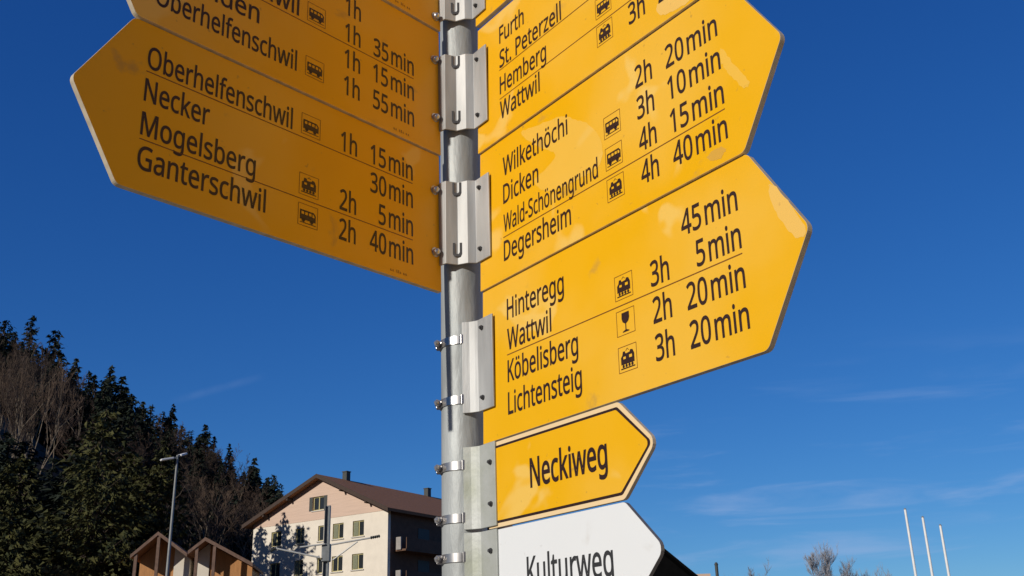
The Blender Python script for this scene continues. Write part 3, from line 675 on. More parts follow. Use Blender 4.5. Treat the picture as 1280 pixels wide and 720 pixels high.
# left-hand arms
o = arrow('L', 2.1075, 'shaded yellow hiking arrow naming Necker, Mogelsberg and Ganterschwil, lowest on the left', G_SIGNS)
row(o, 0.1565, 'Oberhelfenschwil', 0.2010, 'bus', '1', '15', 'L'); row(o, 0.1130, 'Necker', 0.0830, None, None, '30', 'L')
row(o, 0.0695, 'Mogelsberg', 0.1500, 'train', '2', '5', 'L'); row(o, 0.0270, 'Ganterschwil', 0.1670, 'bus', '2', '40', 'L')
divider(o, 0.1515, 'L'); divider(o, 0.0637, 'L'); small_print(o, -0.1370, 0.0068)
edge_bolts(o, (0.0575, 0.1555), 'L')
o = arrow('L', 2.3235, 'shaded yellow hiking arrow pointing left, above the one naming Necker', G_SIGNS)
row(o, 0.1570, None, None, None, '1', None, 'L'); row(o, 0.1130, 'Ganterschwil', None, 'bus', '1', '35', 'L', right=-0.3035)
row(o, 0.0700, 'Gründen', None, None, '1', '15', 'L', right=-0.3640, sx=0.84); row(o, 0.0265, 'Oberhelfenschwil', 0.2010, 'bus', '1', '55', 'L')
divider(o, 0.1075, 'L'); small_print(o, -0.1350, 0.0068)
edge_bolts(o, (0.0590, 0.1605), 'L')
o = arrow('L', 2.5400, 'left-pointing yellow arrow cut off by the top edge, highest on the left', G_SIGNS)
small_print(o, -0.1350, 0.0068); edge_bolts(o, (0.0210, 0.1500), 'L')
# the two small arms below
def small_arm(z0, label, name, face, edge):
    return arrow('R', z0, label, None, 0.060, 0.317, 0.372, 0.1088, face, edge, name)
o = small_arm(1.7770, 'small yellow arrow with a black outline reading Neckiweg', 'trail_arrow', PEACH, EDGE)
def ring(d): 
    s0, s1, tip, h = 0.060, 0.317, 0.372, 0.1088
    k = d*1.0
    return rounded([(s0, k), (s1-k*0.52, k), (tip-k*1.18, h/2), (s1-k*0.52, h-k), (s0, h-k)], [0, 0.006, 0.006, 0.006, 0])
mb = MB(); put(mb, [ring(0.0052)], y=-0.0024); mb.build('border_line', INK, o, fix=False)
mb = MB(); put(mb, [ring(0.0084)], y=-0.0027); mb.build('yellow_field', YEL, o, fix=False)
PRINT = -0.0031
text(o, 'trail_name', 'Neckiweg', 0.0392, 0.0345, left=0.1510, width=0.1420, wt=0.026)
PRINT = -0.0025
o = small_arm(1.6658, 'small white arrow reading Kulturweg, below the Neckiweg arrow', 'trail_arrow', WHT, EDGE_D)
text(o, 'trail_name', 'Kulturweg', 0.0340, 0.0345, left=0.1375, width=0.1545, wt=0.020, m=mat('grey_print', (0.035, 0.036, 0.038), 0.5, 0, 0.3, 60))

# ---------------------------------------------------------------- buildings
PLASTER = mat('cream_plaster', (0.80, 0.72, 0.60), 0.9, 0, 0.10, 1.2, 0.1, 12)
PINK = mat('pinkish_boarding', (0.66, 0.48, 0.37), 0.85, 0, 0.14, 2.0, 0.2, 6, stretch=(.2, .2, 5))
SHUT = mat('dark_shutter', (0.05, 0.055, 0.05), 0.6, 0, 0.2, 8)
GLASS = mat('window_glass', (0.03, 0.035, 0.04), 0.08, 0, 0.2, 2)
FRAME = mat('window_frame', (0.55, 0.48, 0.22), 0.6, 0, 0.15, 8)
ROOF = mat('brown_roof_tiles', (0.33, 0.145, 0.06), 0.85, 0, 0.35, 5, 0.5, 14, stretch=(1, 1, 3))
SOFFIT = mat('dark_soffit', (0.06, 0.035, 0.024), 0.8, 0, 0.3, 5)
TIMBER = mat('orange_timber', (0.56, 0.26, 0.09), 0.75, 0, 0.3, 4, 0.2, 14, stretch=(6, 6, .4))
DTIMB = mat('weathered_timber', (0.20, 0.12, 0.085), 0.85, 0, 0.35, 4, 0.2, 14)
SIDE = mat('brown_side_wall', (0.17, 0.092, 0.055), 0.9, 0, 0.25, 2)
SCREEN = mat('balcony_screen', (0.36, 0.33, 0.30), 0.85, 0, 0.2, 4)
RAIL = mat('balcony_slab', (0.62, 0.58, 0.52), 0.85, 0, 0.15, 4)

def frame_pts(o, hx): pass
def block(mb, x0, x1, y0, y1, z0, z1, m=0): mb.box(((x0+x1)/2, (y0+y1)/2, (z0+z1)/2), (x1-x0, y1-y0, z1-z0), m=m)

def apartment():
    # local axes: x runs along the gable towards the LEFT far corner is x = -16.4; y runs away along the house
    ux, uy = -0.83867, 0.54464
    h = tag(empty('apartment_house', (-11.21, 89.0, 0.0), math.atan2(-uy, -ux)), 'big pale gabled apartment house with a brown roof, left of the signpost', 'house')
    Wd, D, PK, MID, KR, KL = 16.42, 20.0, 19.22, 7.85, 0.462, 0.392
    mb = MB()    # white wall with real window openings, built as strips round them
    cols = [(-8.12, -7.45), (-6.35, -5.08), (-4.0, -2.70), (-14.0, -12.7), (-10.9, -9.8)]
    rows = [(13.45, 14.80), (10.65, 11.98), (7.87, 9.2), (5.1, 6.4), (2.3, 3.6)]
    cs = sorted(cols)
    zs = [-1.0]
    for a, b in sorted(rows): zs += [a, b]
    zs.append(15.36)
    for i in range(len(zs)-1):
        if i % 2 == 0: block(mb, -Wd, 0, 0, 0.35, zs[i], zs[i+1])
        else:
            x = -Wd
            for a, b in cs: block(mb, x, a, 0, 0.35, zs[i], zs[i+1]); x = b
            block(mb, x, 0, 0, 0.35, zs[i], zs[i+1])
    mb.build('front_wall', PLASTER, h, fix=False)
    mb = MB()
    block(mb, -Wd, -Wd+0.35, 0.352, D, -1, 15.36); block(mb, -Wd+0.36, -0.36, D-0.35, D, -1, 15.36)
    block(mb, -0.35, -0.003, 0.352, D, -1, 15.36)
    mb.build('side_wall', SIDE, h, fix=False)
    mb = MB()    # boarded gable triangle, 3 cm proud
    aw = (-8.9, -7.5, 16.2, 17.45)
    fn = lambda u, v, t: (u, t, v)
    def roofz(x): return PK - abs(x+MID)*(KR if x > -MID else KL)
    def quad(x0, x1, za, zb, zc, zd):   # left bottom.. as polygon x0(za..zd) x1(zb..zc)
        mb.prism([(x0, za), (x1, zb), (x1, zc), (x0, zd)], fn, -0.03, 0.30)
    b0 = 15.361
    quad(-Wd, aw[0], b0, b0, roofz(aw[0]), roofz(-Wd)+0.02)
    quad(aw[1], 0, b0, b0, roofz(0)+0.02, roofz(aw[1]))
    quad(aw[0], aw[1], b0, b0, aw[2], aw[2])
    mb.prism([(aw[0], aw[3]), (aw[1], aw[3]), (aw[1], roofz(aw[1])), (-MID, PK), (aw[0], roofz(aw[0]))], fn, -0.03, 0.30)
    mb.build('gable_boarding', PINK, h, fix=False)
    def window(x0, x1, z0, z1, y, style):
        w = empty('window', ((x0+x1)/2, y, z0)); w.parent = h
        hw = (x1-x0)/2; hh = z1-z0
        f = MB(); t = 0.09
        for a in ((-hw, -hw+t), (hw-t, hw)): block(f, a[0], a[1], 0.12, 0.20, 0, hh)
        block(f, -hw+t, hw-t, 0.12, 0.20, 0, t); block(f, -hw+t, hw-t, 0.12, 0.20, hh-t, hh)
        if hw > 0.4: block(f, -0.05, 0.05, 0.115, 0.19, t, hh-t)
        f.build('frame', FRAME, w, fix=False)
        g = MB(); block(g, -hw+t*.5, hw-t*.5, 0.155, 0.175, t*.5, hh-t*.5); g.build('pane', GLASS, w, fix=False)
        s = MB(); block(s, -hw-0.1, hw+0.1, -0.10, 0.10, -0.09, -0.003); s.build('sill', RAIL, w, fix=False)
        if style == 'shutter':
            for sx in (-1, 1):
                s = MB(); c = sx*(hw+0.20); block(s, c-0.19, c+0.19, -0.055, -0.006, 0, hh)
                s.build('shutter', SHUT, w, fix=False)
        if style == 'half':
            s = MB(); block(s, -hw+t, -0.05, 0.06, 0.11, t, hh-t); s.build('blind', mat('green_blind', (0.20, 0.21, 0.13), 0.7, 0, 0.2, 9), w, fix=False)
    window(aw[0], aw[1], aw[2], aw[3], 0.0, 'shutter')
    for ri, (z0, z1) in enumerate(rows):
        for ci, (x0, x1) in enumerate(cols):
            window(x0, x1, z0, z1, 0.0, 'half' if (ri*5+ci) in (1, 2, 7, 9, 13, 16) else None)
    # roof: two slabs with overhangs
    def slab(xe, sgn):
        m = MB(); t = 0.26
        xr = -MID
        ze = roofz(xe)+0.12
        P = [(xr, PK+0.12), (xe, ze), (xe, ze-t), (xr, PK+0.12-t)]
        m.prism(P, fn, -0.75, D+0.8)
        return m
    rf = empty('roof', (0, 0, 0)); rf.parent = h
    slab(0.62, 1).build('roof_slope', ROOF, rf, fix=False)
    slab(-Wd-0.75, -1).build('roof_slope', ROOF, rf, fix=False)
    m = MB()
    for xe in (0.63, -Wd-0.76):
        ze = roofz(xe)+0.14
        m.prism([(-MID, PK+0.14), (xe, ze), (xe, ze-0.36), (-MID, PK+0.14-0.36)], fn, -0.80, -0.752)
    m.build('bargeboard', SOFFIT, rf, fix=False)
    m = MB()
    for xx, z in ((-14.5, 0), (-11.5, 0), (-5.0, 0), (-2.0, 0)):
        zz = roofz(xx)-0.22
        block(m, xx-0.09, xx+0.09, -0.74, -0.04, zz-0.2, zz)
    m.build('purlin_end', SOFFIT, rf, fix=False)
    for px, y in ((411, 3.2), (521, 15.5)):
        m = MB(); block(m, -MID-0.26, -MID+0.26, y-0.26, y+0.26, PK-0.3, PK+0.82); block(m, -MID-0.31, -MID+0.31, y-0.31, y+0.31, PK+0.822, PK+0.9)
        m.build('chimney', SHUT, rf, fix=False)
    # balconies along the long side, in shade
    for z in (12.1, 9.35, 6.6, 3.8):
        b = empty('balcony', (0, 0.9, z)); b.parent = h
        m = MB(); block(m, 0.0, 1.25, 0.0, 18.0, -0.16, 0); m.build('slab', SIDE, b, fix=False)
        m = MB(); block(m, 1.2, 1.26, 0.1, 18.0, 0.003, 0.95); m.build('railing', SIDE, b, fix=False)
        m = MB(); block(m, 0.30, 0.82, -0.16, -0.003, -0.05, 1.0); m.build('end_screen', SCREEN, b, fix=False)
        for y in (3.2, 8.0, 13.0):
            m = MB(); block(m, 0.0, 0.03, y, y+1.6, 0.01, 2.1); m.build('balcony_door', SHUT, b, fix=False)
    return h
apartment()

def chalet(pl, pa, pr_, Y, label, timber, cream, posts):
    """narrow gabled house front with a deep roof on posts; pl / pa / pr_ = left eave, ridge, right eave as (x, z) at distance Y"""
    xl, zl = pl; xa, za = pa; xr, zr = pr_
    g = float(terrain(O[0], O[1]+4))
    h = tag(empty('chalet', (O[0]+GD[0]*xa, O[1]+GD[1]*xa, g-0.5), math.atan2(GD[1], GD[0])), label, 'house')
    z = lambda v: v-(g-0.5)
    fn = lambda u, v, t: (u-xa, t, z(v))
    sl = (za-zl)/(xa-xl); sr = (za-zr)/(xr-xa)
    def top(x): return za-0.24-(sl*(xa-x) if x < xa else sr*(x-xa))
    def wall(x0, x1, m, name, y0=1.7, y1=6.0):
        pts = [(x0, g-0.5), (x1, g-0.5), (x1, top(x1))]
        if x0 < xa < x1: pts.append((xa, top(xa)))
        pts.append((x0, top(x0)))
        mb = MB(); mb.prism(pts, fn, y0, y1); mb.build(name, m, h, fix=False)
    for a, b in timber: wall(a, b, TIMBER, 'timber_wall')
    for a, b in cream: wall(a, b, PLASTER, 'plaster_wall', 1.6, 5.9)
    rf = empty('roof', (0, 0, 0)); rf.parent = h
    for xe, ze, s in ((xl, zl, sl), (xr, zr, sr)):
        mb = MB(); mb.prism([(xa, za), (xe, ze), (xe, ze-0.2), (xa, za-0.2)], fn, 0.0, 6.4); mb.build('roof_slope', ROOF, rf, fix=False)
    mb = MB()
    for xe, ze in ((xl, zl), (xr, zr)):
        mb.prism([(xa, za+0.03), (xe, ze+0.03), (xe, ze-0.22), (xa, za-0.22)], fn, -0.06, -0.003)
    mb.build('bargeboard', DTIMB, rf, fix=False)
    for x in posts:
        mb = MB(); mb.box((x-xa, 0.12, (z(g-0.5)+z(top(x)))/2), (0.2, 0.2, z(top(x))-z(g-0.5))); mb.build('post', DTIMB, h, fix=False)
    mb = MB(); xm0, xm1 = xl+0.35, xr-0.35
    mb.box(((xm0+xm1)/2-xa, 1.5, z(za-4.2)), (xm1-xm0, 0.14, 0.2)); mb.build('crossbeam', DTIMB, h, fix=False)
    for xx in (xl+1.1, xr-1.2):
        zz = top(xx)-3.6
        w = empty('window', (xx-xa, 1.52, z(zz))); w.parent = h
        m = MB(); block(m, -0.42, 0.42, 0.0, 0.06, 0, 1.1); m.build('frame', RAIL, w, fix=False)
        m = MB(); block(m, -0.35, 0.35, -0.03, -0.004, 0.07, 1.03); m.build('pane', GLASS, w, fix=False)
    return h
YC = 72.0
O = at(235, 690, YC)[:2]; GD = np.array([math.cos(R(7)), math.sin(R(7))])     # both gables stand on one line, turned a little to the right
def q(px, py):
    d = ray(px, py); n = np.array([-GD[1], GD[0]]); t = ((O-CAM[:2])@n)/(d[:2]@n); p = CAM+d*t
    return float((p[:2]-O)@GD), float(p[2])
def qx(px): return q(px, 700)[0]
chalet(q(163, 694), q(198, 665), q(234, 692), YC, 'small chalet with an orange timber gable and cream wall, behind the tall street lamp',
       [(qx(168), qx(212))], [(qx(212), qx(232))], [qx(169), qx(196)])
chalet(q(235, 689), q(257, 672), q(316, 704), YC, 'small chalet with a wide orange timber gable beside the big pale apartment house',
       [(qx(257), qx(312))], [(qx(240), qx(257))], [qx(245), qx(267)])

def dark_shed():
    p1 = at(829, 684, 30); p2 = at(872, 719, 30)
    k = (p1[2]-p2[2])/(p2[0]-p1[0])
    xa, za = float(p1[0])-0.75, float(p1[2])+0.75*k
    xr = float(p2[0])+0.25; zr = za-(xr-xa)*k
    h = tag(empty('shed', (xa, 30, 0)), 'black gable of a shed roof just past the tip of the white Kulturweg arrow', 'shed')
    xl, zl = -(xr-xa)+0, zr
    fn = lambda u, v, t: (u, t, v)
    dk = mat('unlit_black_boards', (0.004, 0.004, 0.0045), 0.95, 0, 0.4, 6, 0.2, 20, spec=0.05)  # near-black colour stands in for a gable turned away from the sun
    w = xr-xa
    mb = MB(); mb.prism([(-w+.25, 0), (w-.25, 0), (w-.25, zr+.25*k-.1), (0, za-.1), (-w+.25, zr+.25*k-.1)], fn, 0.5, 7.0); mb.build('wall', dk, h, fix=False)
    rf = empty('roof', (0, 0, 0)); rf.parent = h
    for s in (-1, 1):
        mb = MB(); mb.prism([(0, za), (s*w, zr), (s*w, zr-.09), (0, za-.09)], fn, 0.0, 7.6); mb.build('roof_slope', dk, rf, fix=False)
    p3 = at(895, 703, 33); 
    return h
dark_shed()
def reflector():
    # added unseen building, right of the camera, bounces warm light onto the left arms
    h = tag(empty('reflector_building', (11.0, -9.0, 0.0)), 'long cream plastered station building added outside the frame to bounce light', 'building')
    mb = MB(); block(mb, 0, 8, -17, 14, 0, 7.2); mb.build('wall', mat('reflector_plaster', (0.72, 0.56, 0.36), 0.9, 0, 0.12, 1.5, 0.1, 12), h, fix=False)
    mb = MB(); mb.prism([(-0.9, 7.25), (8.9, 7.25), (4.0, 10.4)], lambda u, v, t: (u, t, v), -17.8, 14.8); mb.build('roof', ROOF, h, fix=False)
    for y in np.arange(-15, 13, 3.2):
        for z in (0.9, 4.1):
            w = empty('window', (0, float(y), z)); w.parent = h
            m = MB(); block(m, -0.05, -0.003, -0.6, 0.6, 0, 1.5); m.build('frame', RAIL, w, fix=False)
            m = MB(); block(m, -0.07, -0.053, -0.5, 0.5, 0.1, 1.4); m.build('pane', GLASS, w, fix=False)
reflector()
def low_house():
    a = at(868, 717, 46); b = at(889, 717, 46)
    g = tag(empty('low_house', (float(b[0])-2.5, 46.6, 0)), 'pinkish low roof edge between the black shed and the thin flue', 'house')
    z = float(a[2])
    mb = MB(); mb.box((0, 3, (z-0.3)/2), (4.6, 6, z-0.3)); mb.build('wall', PLASTER, g, fix=False)
    mb = MB(); mb.box((0, 3, z-0.15), (5.0, 6.8, 0.3)); mb.build('roof', PINK, g, fix=False)
    c = at(895, 703, 50)
    f = tag(empty('flue', (float(c[0]), 50, 0)), 'thin dark metal flue standing alone right of the black shed', 'flue')
    mb = MB(); mb.tube([(0, 0, 0), (0, 0, float(c[2])-0.12)], 0.075, 12); mb.build('pipe', SHUT, f, smooth=True)
    mb = MB(); mb.tube([(0, 0, float(c[2])-0.118), (0, 0, float(c[2]))], [0.10, 0.05], 12); mb.build('cap', SHUT, f, smooth=True)
low_house()

# ---------------------------------------------------------------- poles
LAMPC = mat('lamp_post_grey', (0.24, 0.25, 0.25), 0.6, 0.1, 0.2, 8)
WHITE = mat('white_paint', (0.80, 0.80, 0.79), 0.4, 0, 0.1, 5)
DGREY = mat('mast_steel', (0.20, 0.215, 0.22), 0.55, 0.4, 0.25, 9)
def street_lamp():
    top = at(222, 569, 31); x, z = float(top[0]), float(top[2])
    o = tag(empty('street_lamp', (x, 31, 0)), 'tall grey street lamp with two short arms in front of the wooded hill', 'street lamp')
    mb = MB(); mb.tube([(0, 0, 0), (0, 0, 1.2), (0, 0, 1.25), (0, 0, z)], [0.085, 0.080, 0.060, 0.032], 20); mb.build('pole', LAMPC, o, smooth=True)
    a = at(201, 575, 30.7); b = at(218, 571, 31)
    m = MB(); A = Vector((float(a[0])-x, -0.3, float(a[2]))); B = Vector((0, 0, z-0.07))
    m.bar(B, A.lerp(B, 0.72), 0.05); ar = m.build('arm', LAMPC, o)
    m = MB(); m.bar(A, A.lerp(B, 0.75), 0.16, 0.055); m.build('lamp_head', WHITE, o, bevel=0.012)
    a = at(232, 567, 31.3); A = Vector((float(a[0])-x, 0.3, float(a[2]))); B = Vector((0, 0, z-0.03))
    m = MB(); m.bar(B, A.lerp(B, 0.72), 0.05); m.build('arm', LAMPC, o)
    m = MB(); m.bar(A, A.lerp(B, 0.75), 0.16, 0.055); m.build('lamp_head', WHITE, o, bevel=0.012)
street_lamp()
def mast():
    Y = 37.0; t = at(410, 632, Y); x = float(t[0])
    P = lambda px, py, dy=0: Vector((float(at(px, py, Y+dy)[0])-x, dy, float(at(px, py, Y+dy)[2])))
    o = tag(empty('catenary_mast', (x, Y, 0)), 'grey steel railway mast with slanting cantilever arms before the apartment house', 'mast')
    H = float(t[2]); mb = MB()
    for sx in (-1, 1): mb.box((sx*0.085, 0, H/2), (0.02, 0.2, H))
    mb.box((0, 0, H/2), (0.148, 0.018, H)); mb.build('column', DGREY, o)
    mb = MB(); mb.box((0, 0, P(410, 691)[2]), (0.30, 0.28, 0.62)); mb.build('clamp', DGREY, o, bevel=0.03)
    def arm(pts, r, nm, m): k = MB(); k.tube(pts, r, 8); return k.build(nm, m, o, smooth=True)
    G = mat('cantilever_tube', (0.50, 0.50, 0.48), 0.5, 0.3, 0.15, 8)
    arm([P(375, 684, -.2), P(406, 680, -.2)], 0.030, 'cantilever_arm', G)
    arm([P(343, 685, -.2), P(352, 687, -.2), P(400, 697, -.2)], 0.030, 'cantilever_arm', G)
    arm([P(414, 681, -.2), P(465, 672, -.2)], 0.030, 'cantilever_arm', G)
    arm([P(416, 700, -.2), P(447, 677, -.2)], 0.024, 'stay', G)
    for a, b in ((P(463, 672.3, -.2), P(475, 670, -.2)), (P(338, 689, -.2), P(345, 685, -.2))):
        d = (b-a); k = MB(); n = 5
        pts = []; rr = []
        for i in range(n*2+1): pts.append(a+d*(i/(n*2))); rr.append(0.035 if i % 2 == 0 else 0.062)
        k.tube(pts, rr, 10); k.build('insulator', SHUT, o, smooth=True)
mast()
for i, (px, py, px2, lab) in enumerate(((1131, 635, 1143, 'bare white flagpole, tallest and leftmost of the row of three'),
                                  (1153, 645, 1164, 'bare white flagpole in the middle of the row of three'),
                                  (1175, 655, 1186, 'bare white flagpole, shortest and rightmost of the row of three'))):
    t = at(px, py, 40.0)
    o = tag(empty('flagpole', (float(t[0]), 40.0, 0)), lab, 'flagpole', 'white flagpoles')
    z = float(t[2])
    mb = MB(); mb.tube([(0, 0, 0), (0, 0, z-0.06)], [0.062, 0.045], 16); mb.build('pole', WHITE, o, smooth=True)
    mb = MB(); mb.tube([(0, 0, z-0.06), (0, 0, z-0.04), (0, 0, z)], [0.05, 0.05, 0.01], 12); mb.build('finial', LAMPC, o, smooth=True)

# ---------------------------------------------------------------- trees
def leaf_mesh(name, v, f, m, parent):
    me = bpy.data.meshes.new(name); v = np.asarray(v, np.float32); nf = len(f)//3 if f.ndim == 1 else len(f)
    k = f.shape[1]
    me.vertices.add(len(v)); me.vertices.foreach_set('co', v.ravel())
    me.loops.add(nf*k); me.loops.foreach_set('vertex_index', f.astype(np.int32).ravel())
    me.polygons.add(nf); me.polygons.foreach_set('loop_start', np.arange(0, nf*k, k, dtype=np.int32))
    me.polygons.foreach_set('loop_total', np.full(nf, k, np.int32))
    me.materials.append(m); me.update(); me.validate()
    o = bpy.data.objects.new(name, me); COL.objects.link(o); o.parent = parent
    return o
BARK = mat('spruce_bark', (0.07, 0.05, 0.038), 0.95, 0, 0.4, 3, 0.4, 9)
SPR = mat('spruce_needles', (0.021, 0.029, 0.018), 0.8, 0, 0, 0.9, col2=(0.009, 0.014, 0.010), rand=0.35, spec=0.2)
SPR_N = mat('near_needles', (0.095, 0.090, 0.028), 0.8, 0, 0, 1.1, col2=(0.018, 0.026, 0.010), rand=0.15, spec=0.2)
TWIG = mat('brown_twigs', (0.105, 0.066, 0.045), 0.9, 0, 0.35, 1.5, rand=0.30)
TWIG_R = mat('reddish_twigs', (0.105, 0.068, 0.045), 0.9, 0, 0.35, 1.5, rand=0.25)
TWIG_G = mat('hazed_twigs', (0.27, 0.27, 0.30), 0.9, 0, 0.35, 1.5, rand=0.2)  # paler blue-grey puts distance haze into the colour
PALE = mat('pale_bark', (0.27, 0.215, 0.155), 0.9, 0, 0.4, 2.0)
def spruce(name, h, r, seed, step, nb, nl, leaf, m, droop=0.35, base=0.06, gap=0.0, pw=0.66):
    rg = np.random.default_rng(seed)
    o = empty(name, (0, 0, 0))
    mb = MB(); mb.tube([(0, 0, -0.6), (0, 0, h*0.5), (0, 0, h*0.98)], [h*0.014, h*0.009, h*0.0015], 7); 
    V = []
    z = h*base
    while z < h*0.985:
        t = (z/h-base)/(1-base)
        L0 = r*(1-t)**pw*(0.35+0.65*min(1, t*6+0.4))
        for b in range(max(3, int(nb*(1-0.5*t)))):
            if rg.random() < gap: continue
            a = rg.uniform(0, 2*np.pi); L = max(0.25, L0*rg.uniform(0.55, 1.18)); zz = z+rg.uniform(-.5, .5)*step
            n = max(3, int(nl*L/r)+2)
            s = rg.random(n)**0.75; 
            rad = s*L
            dz = -droop*L*np.sin(s*2.2)*0.8 + 0.14*L*s**2 + 0.12*L*(t*2)*s
            side = rg.normal(0, 0.13, n)*(1-s*0.7)*L
            c = np.stack([np.cos(a)*rad-np.sin(a)*side, np.sin(a)*rad+np.cos(a)*side, zz+dz], 1)
            if L > 1.2 and b % 2 == 0:
                mb.tube([(0, 0, zz), (np.cos(a)*L*.5, np.sin(a)*L*.5, zz-droop*L*.7), (np.cos(a)*L*.9, np.sin(a)*L*.9, zz-droop*L*.62+.1*L)], [h*.0022, h*.0015, h*.0005], 3, cap=False)
            sz = leaf*rg.uniform(0.6, 1.35, (n, 1))*(1-0.35*t)
            out = np.stack([np.cos(a)+rg.normal(0, .5, n), np.sin(a)+rg.normal(0, .5, n), rg.normal(-.35, .35, n)], 1)
            out /= np.linalg.norm(out, axis=1, keepdims=True)
            sd = np.cross(out, rg.normal(0, 1, (n, 3))); sd /= np.linalg.norm(sd, axis=1, keepdims=True)
            tri = np.stack([c-out*sz*.5+sd*sz*.42, c-out*sz*.5-sd*sz*.42, c+out*sz+np.array([0, 0, -.25])*sz], 1)
            V.append(tri.reshape(-1, 3))
        z += step*rg.uniform(0.75, 1.25)
    top = []
    V = np.concatenate(V); F = np.arange(len(V)).reshape(-1, 3)
    mb.build('trunk', BARK, o, fix=False)
    leaf_mesh('crown', V, F, m, o)
    return o
def bare(name, h, seed, spread, m_twig, m_trunk, depth=5, thick=0.012, upright=0.5, first=0.3, kids=(3, 5), twig=0.012):
    rg = random.Random(seed); o = empty(name, (0, 0, 0))
    tr = MB(); tw = MB()
    def grow(p, d, L, r, lev):
        k = 3; pts = [p]; rr = [r]; q = p.copy(); dd = d.copy()
        for i in range(k):
            dd = (dd + Vector((rg.gauss(0, .13), rg.gauss(0, .13), rg.gauss(0.05*upright, .08)))).normalized()
            q = q+dd*(L/k); pts.append(q.copy()); rr.append(max(twig*0.5, r*(1-0.62*(i+1)/k)))
        (tr if lev <= 1 else tw).tube(pts, rr, 6 if lev == 0 else (4 if lev < 3 else 3), cap=False)
        if lev >= depth: return
        n = rg.randint(*kids) + (5 if lev == 0 else 0)
        for j in range(n):
            f = rg.uniform(first if lev == 0 else 0.25, 1.0); i = min(k-1, int(f*k)); u = f*k-i
            bp = pts[i].lerp(pts[i+1], u)
            a = rg.uniform(0, 2*math.pi)
            sd = Vector((math.cos(a), math.sin(a), 0)); 
            nd = (dd*rg.uniform(.5, .9) + sd*spread*rg.uniform(.5, 1.1) + Vector((0, 0, upright*rg.uniform(.1, .6)))).normalized()
            grow(bp, nd, L*rg.uniform(.38, .62)*(1.0 if lev else (1.15-0.6*f)), max(twig, rr[i]*rg.uniform(.4, .6)), lev+1)
    grow(Vector((0, 0, -0.3)), Vector((0, 0, 1)), h*0.80, h*thick, 0)
    tr.build('trunk', m_trunk, o, fix=False)
    tw.build('twigs', m_twig, o, fix=False)
    return o
rnd = random.Random(11)
PROTO_S = [spruce('spruce', 20, 3.3+0.3*i, 100+i, 0.48, 11, 16, 0.62, SPR, droop=0.30+0.05*i, gap=0.10*(i % 3), pw=(0.66, 0.5, 0.75, 0.42, 0.6)[i]) for i in range(5)]
PROTO_B = [bare('bare_tree', 16, 200+i, 0.75, (TWIG, TWIG_R, TWIG, TWIG_R)[i], (TWIG, PALE, PALE, TWIG)[i], 5, 0.008, 0.7, 0.35, (3, 4), 0.016) for i in range(4)]
used = set()
def plant(protos, x, y, ztop=None, h=None, label=None, cat='tree', group=None, wide=1.0):
    p = protos[rnd.randrange(len(protos))]; base_h = 20.0 if protos is PROTO_S else 16.0
    o = p if p.name not in used else copy_tree(p)
    used.add(p.name)
    g = float(terrain(x, y)); hh = h if h else ztop-g
    k = max(0.25, hh/base_h)
    o.location = (x, y, g-0.2); o.rotation_euler = (0, 0, rnd.uniform(0, 6.28)); o.scale = (k*wide, k*wide, k)
    tag(o, label, cat, group)
    return o
SKY = [(8, 399), (42, 393), (70, 412), (96, 446), (112, 462), (140, 456), (160, 482), (205, 512), (217, 503), (258, 529), (268, 543), (288, 553), (318, 571), (342, 592), (350, 603)]
GS, GB = 'spruces on the wooded hill', 'leafless trees on the wooded hill'
LS, LB = 'dark spruce among the many on the wooded hill', 'leafless brown tree among the spruces on the wooded hill'
placed = []
for px, py in SKY:
    Y = rnd.uniform(205, 260); t = at(px, py, Y); g = float(terrain(t[0], Y))
    hh = float(t[2])-g
    placed.append((px, py))
    plant(PROTO_S, float(t[0]), Y, ztop=float(t[2]), label=LS, group=GS, wide=rnd.uniform(1.15, 1.5)*max(0.8, min(1.3, 16/max(hh, 6))))
def sky_y(px):
    a = SKY
    if px <= a[0][0]: return a[0][1]+2
    for (x0, y0), (x1, y1) in zip(a, a[1:]):
        if x0 <= px <= x1: return y0+(y1-y0)*(px-x0)/(x1-x0)
    return a[-1][1]+(px-a[-1][0])*0.3
n = 0
for k in range(230):
    px = rnd.uniform(-70, 375); Y = rnd.uniform(118, 245)
    p = at(px, 600, Y); x = float(p[0]); g = float(terrain(x, Y))
    limit = float(at(px, sky_y(px)+rnd.uniform(8, 26), Y)[2])
    hh = min(rnd.uniform(11, 21), limit-g)
    if hh < 5: continue
    left_brown = px < 95 and Y < 190
    if px < 92 and Y < 158: continue
    if left_brown and rnd.random() < 0.35:
        plant(PROTO_B, x, Y, h=hh, label=LB, group=GB, wide=0.8)
    elif rnd.random() < 0.22 or (150 < px < 330 and Y < 150 and rnd.random() < .8):
        plant(PROTO_B, x, Y, h=min(hh, 15), label=LB, group=GB)
    else:
        plant(PROTO_S, x, Y, h=hh, label=LS, group=GS, wide=rnd.uniform(1.0, 1.45))
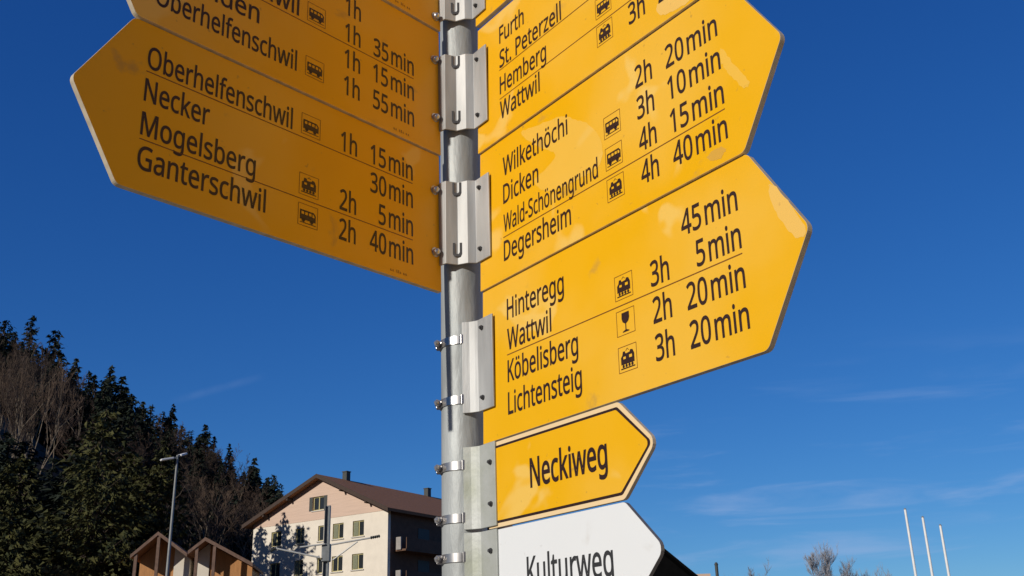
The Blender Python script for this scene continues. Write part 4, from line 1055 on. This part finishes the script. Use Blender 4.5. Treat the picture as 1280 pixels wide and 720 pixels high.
# tall pale trunks standing above the conifers at the left edge
PROTO_P = [bare('bare_tree', 16, 260+i, 0.38, TWIG_R, PALE, 5, 0.0085, 1.1, 0.45, (3, 4), 0.018) for i in range(2)]
for px, py, Y in ((4, 440, 150), (14, 436, 141), (24, 432, 146), (33, 434, 152), (44, 440, 143), (57, 446, 149), (66, 452, 140), (80, 474, 146), (12, 452, 128), (40, 462, 126), (72, 480, 128), (-6, 450, 132), (30, 458, 122), (50, 468, 120), (62, 474, 118), (18, 470, 119)):
    t = at(px, py, Y)
    plant(PROTO_P, float(t[0]), Y, ztop=float(t[2])-2.0, label='leafless tree with a tall pale trunk at the left edge', group='pale trunked trees at the left edge', wide=0.9)
for k in range(14):
    px = rnd.uniform(-15, 120); Y = rnd.uniform(98, 114); p = at(px, 600, Y); x = float(p[0]); g = float(terrain(x, Y))
    t = at(px, rnd.uniform(535, 590), Y)
    plant(PROTO_S, x, Y, ztop=max(float(t[2]), g+5), label=LS, group=GS, wide=1.5)
# the forest goes on out of frame to the left and shades the slope
for k in range(45):
    Y = rnd.uniform(70, 190); x = -0.52*Y-rnd.uniform(8, 55)
    plant(PROTO_S, x, Y, h=rnd.uniform(16, 24), label='dark spruce of the forest beyond the left edge', group='spruces beyond the left edge', wide=1.2)
# conifers close behind the chalets
for (x, y, h, r, lab, sd) in ((-33.0, 80.5, 21.6, 7.8, 'broad drooping conifer, tallest of the dark ones at the left edge', 1),
                              (-30.2, 86.5, 19.5, 5.2, 'drooping conifer directly left of the chalet with the cream wall', 2),
                              (-39.0, 80.0, 17.5, 6.0, 'olive green conifer cut by the left edge, below pale trunks', 3),
                              (-33.0, 87.6, 18.6, 4.8, 'conifer half hidden behind the tallest dark one at the left', 5),
                              (-36.5, 74.5, 13.0, 4.5, 'low bushy conifer in the bottom left corner', 4)):
    o = spruce('conifer', h, r, 300+sd, 0.40, 15, 60, 0.38, SPR_N, droop=0.45, base=0.03, gap=0.12)
    o.location = (x, y, float(terrain(x, y))-0.3); tag(o, lab, 'tree')
for px, py, Y, lab, m, sd, sp in ((1022, 677, 110, 'bare pointed tree, tallest of the leafless ones by the flagpoles', TWIG_G, 1, 0.55),
                              (957, 697, 108, 'bare rounded treetop right of the thin flue', TWIG_G, 2, 0.8),
                              (1055, 698, 112, 'small bare treetop just right of the pointed leafless tree', TWIG_G, 3, 0.6)):
    t = at(px, py, Y); h = float(t[2])
    o = bare('bare_tree', h, 400+sd, sp, m, m, 4, 0.010, 1.3, 0.25, (6, 9), 0.012)
    o.location = (float(t[0]), Y, 0); tag(o, lab, 'tree')
    bpy.context.view_layer.update()
    zt = max(v.co.z for c in o.children for v in c.data.vertices); o.scale = (1, 1, h/zt)
    tv = max((v.co for c in o.children for v in c.data.vertices), key=lambda c: c.z); o.location.x -= tv.x
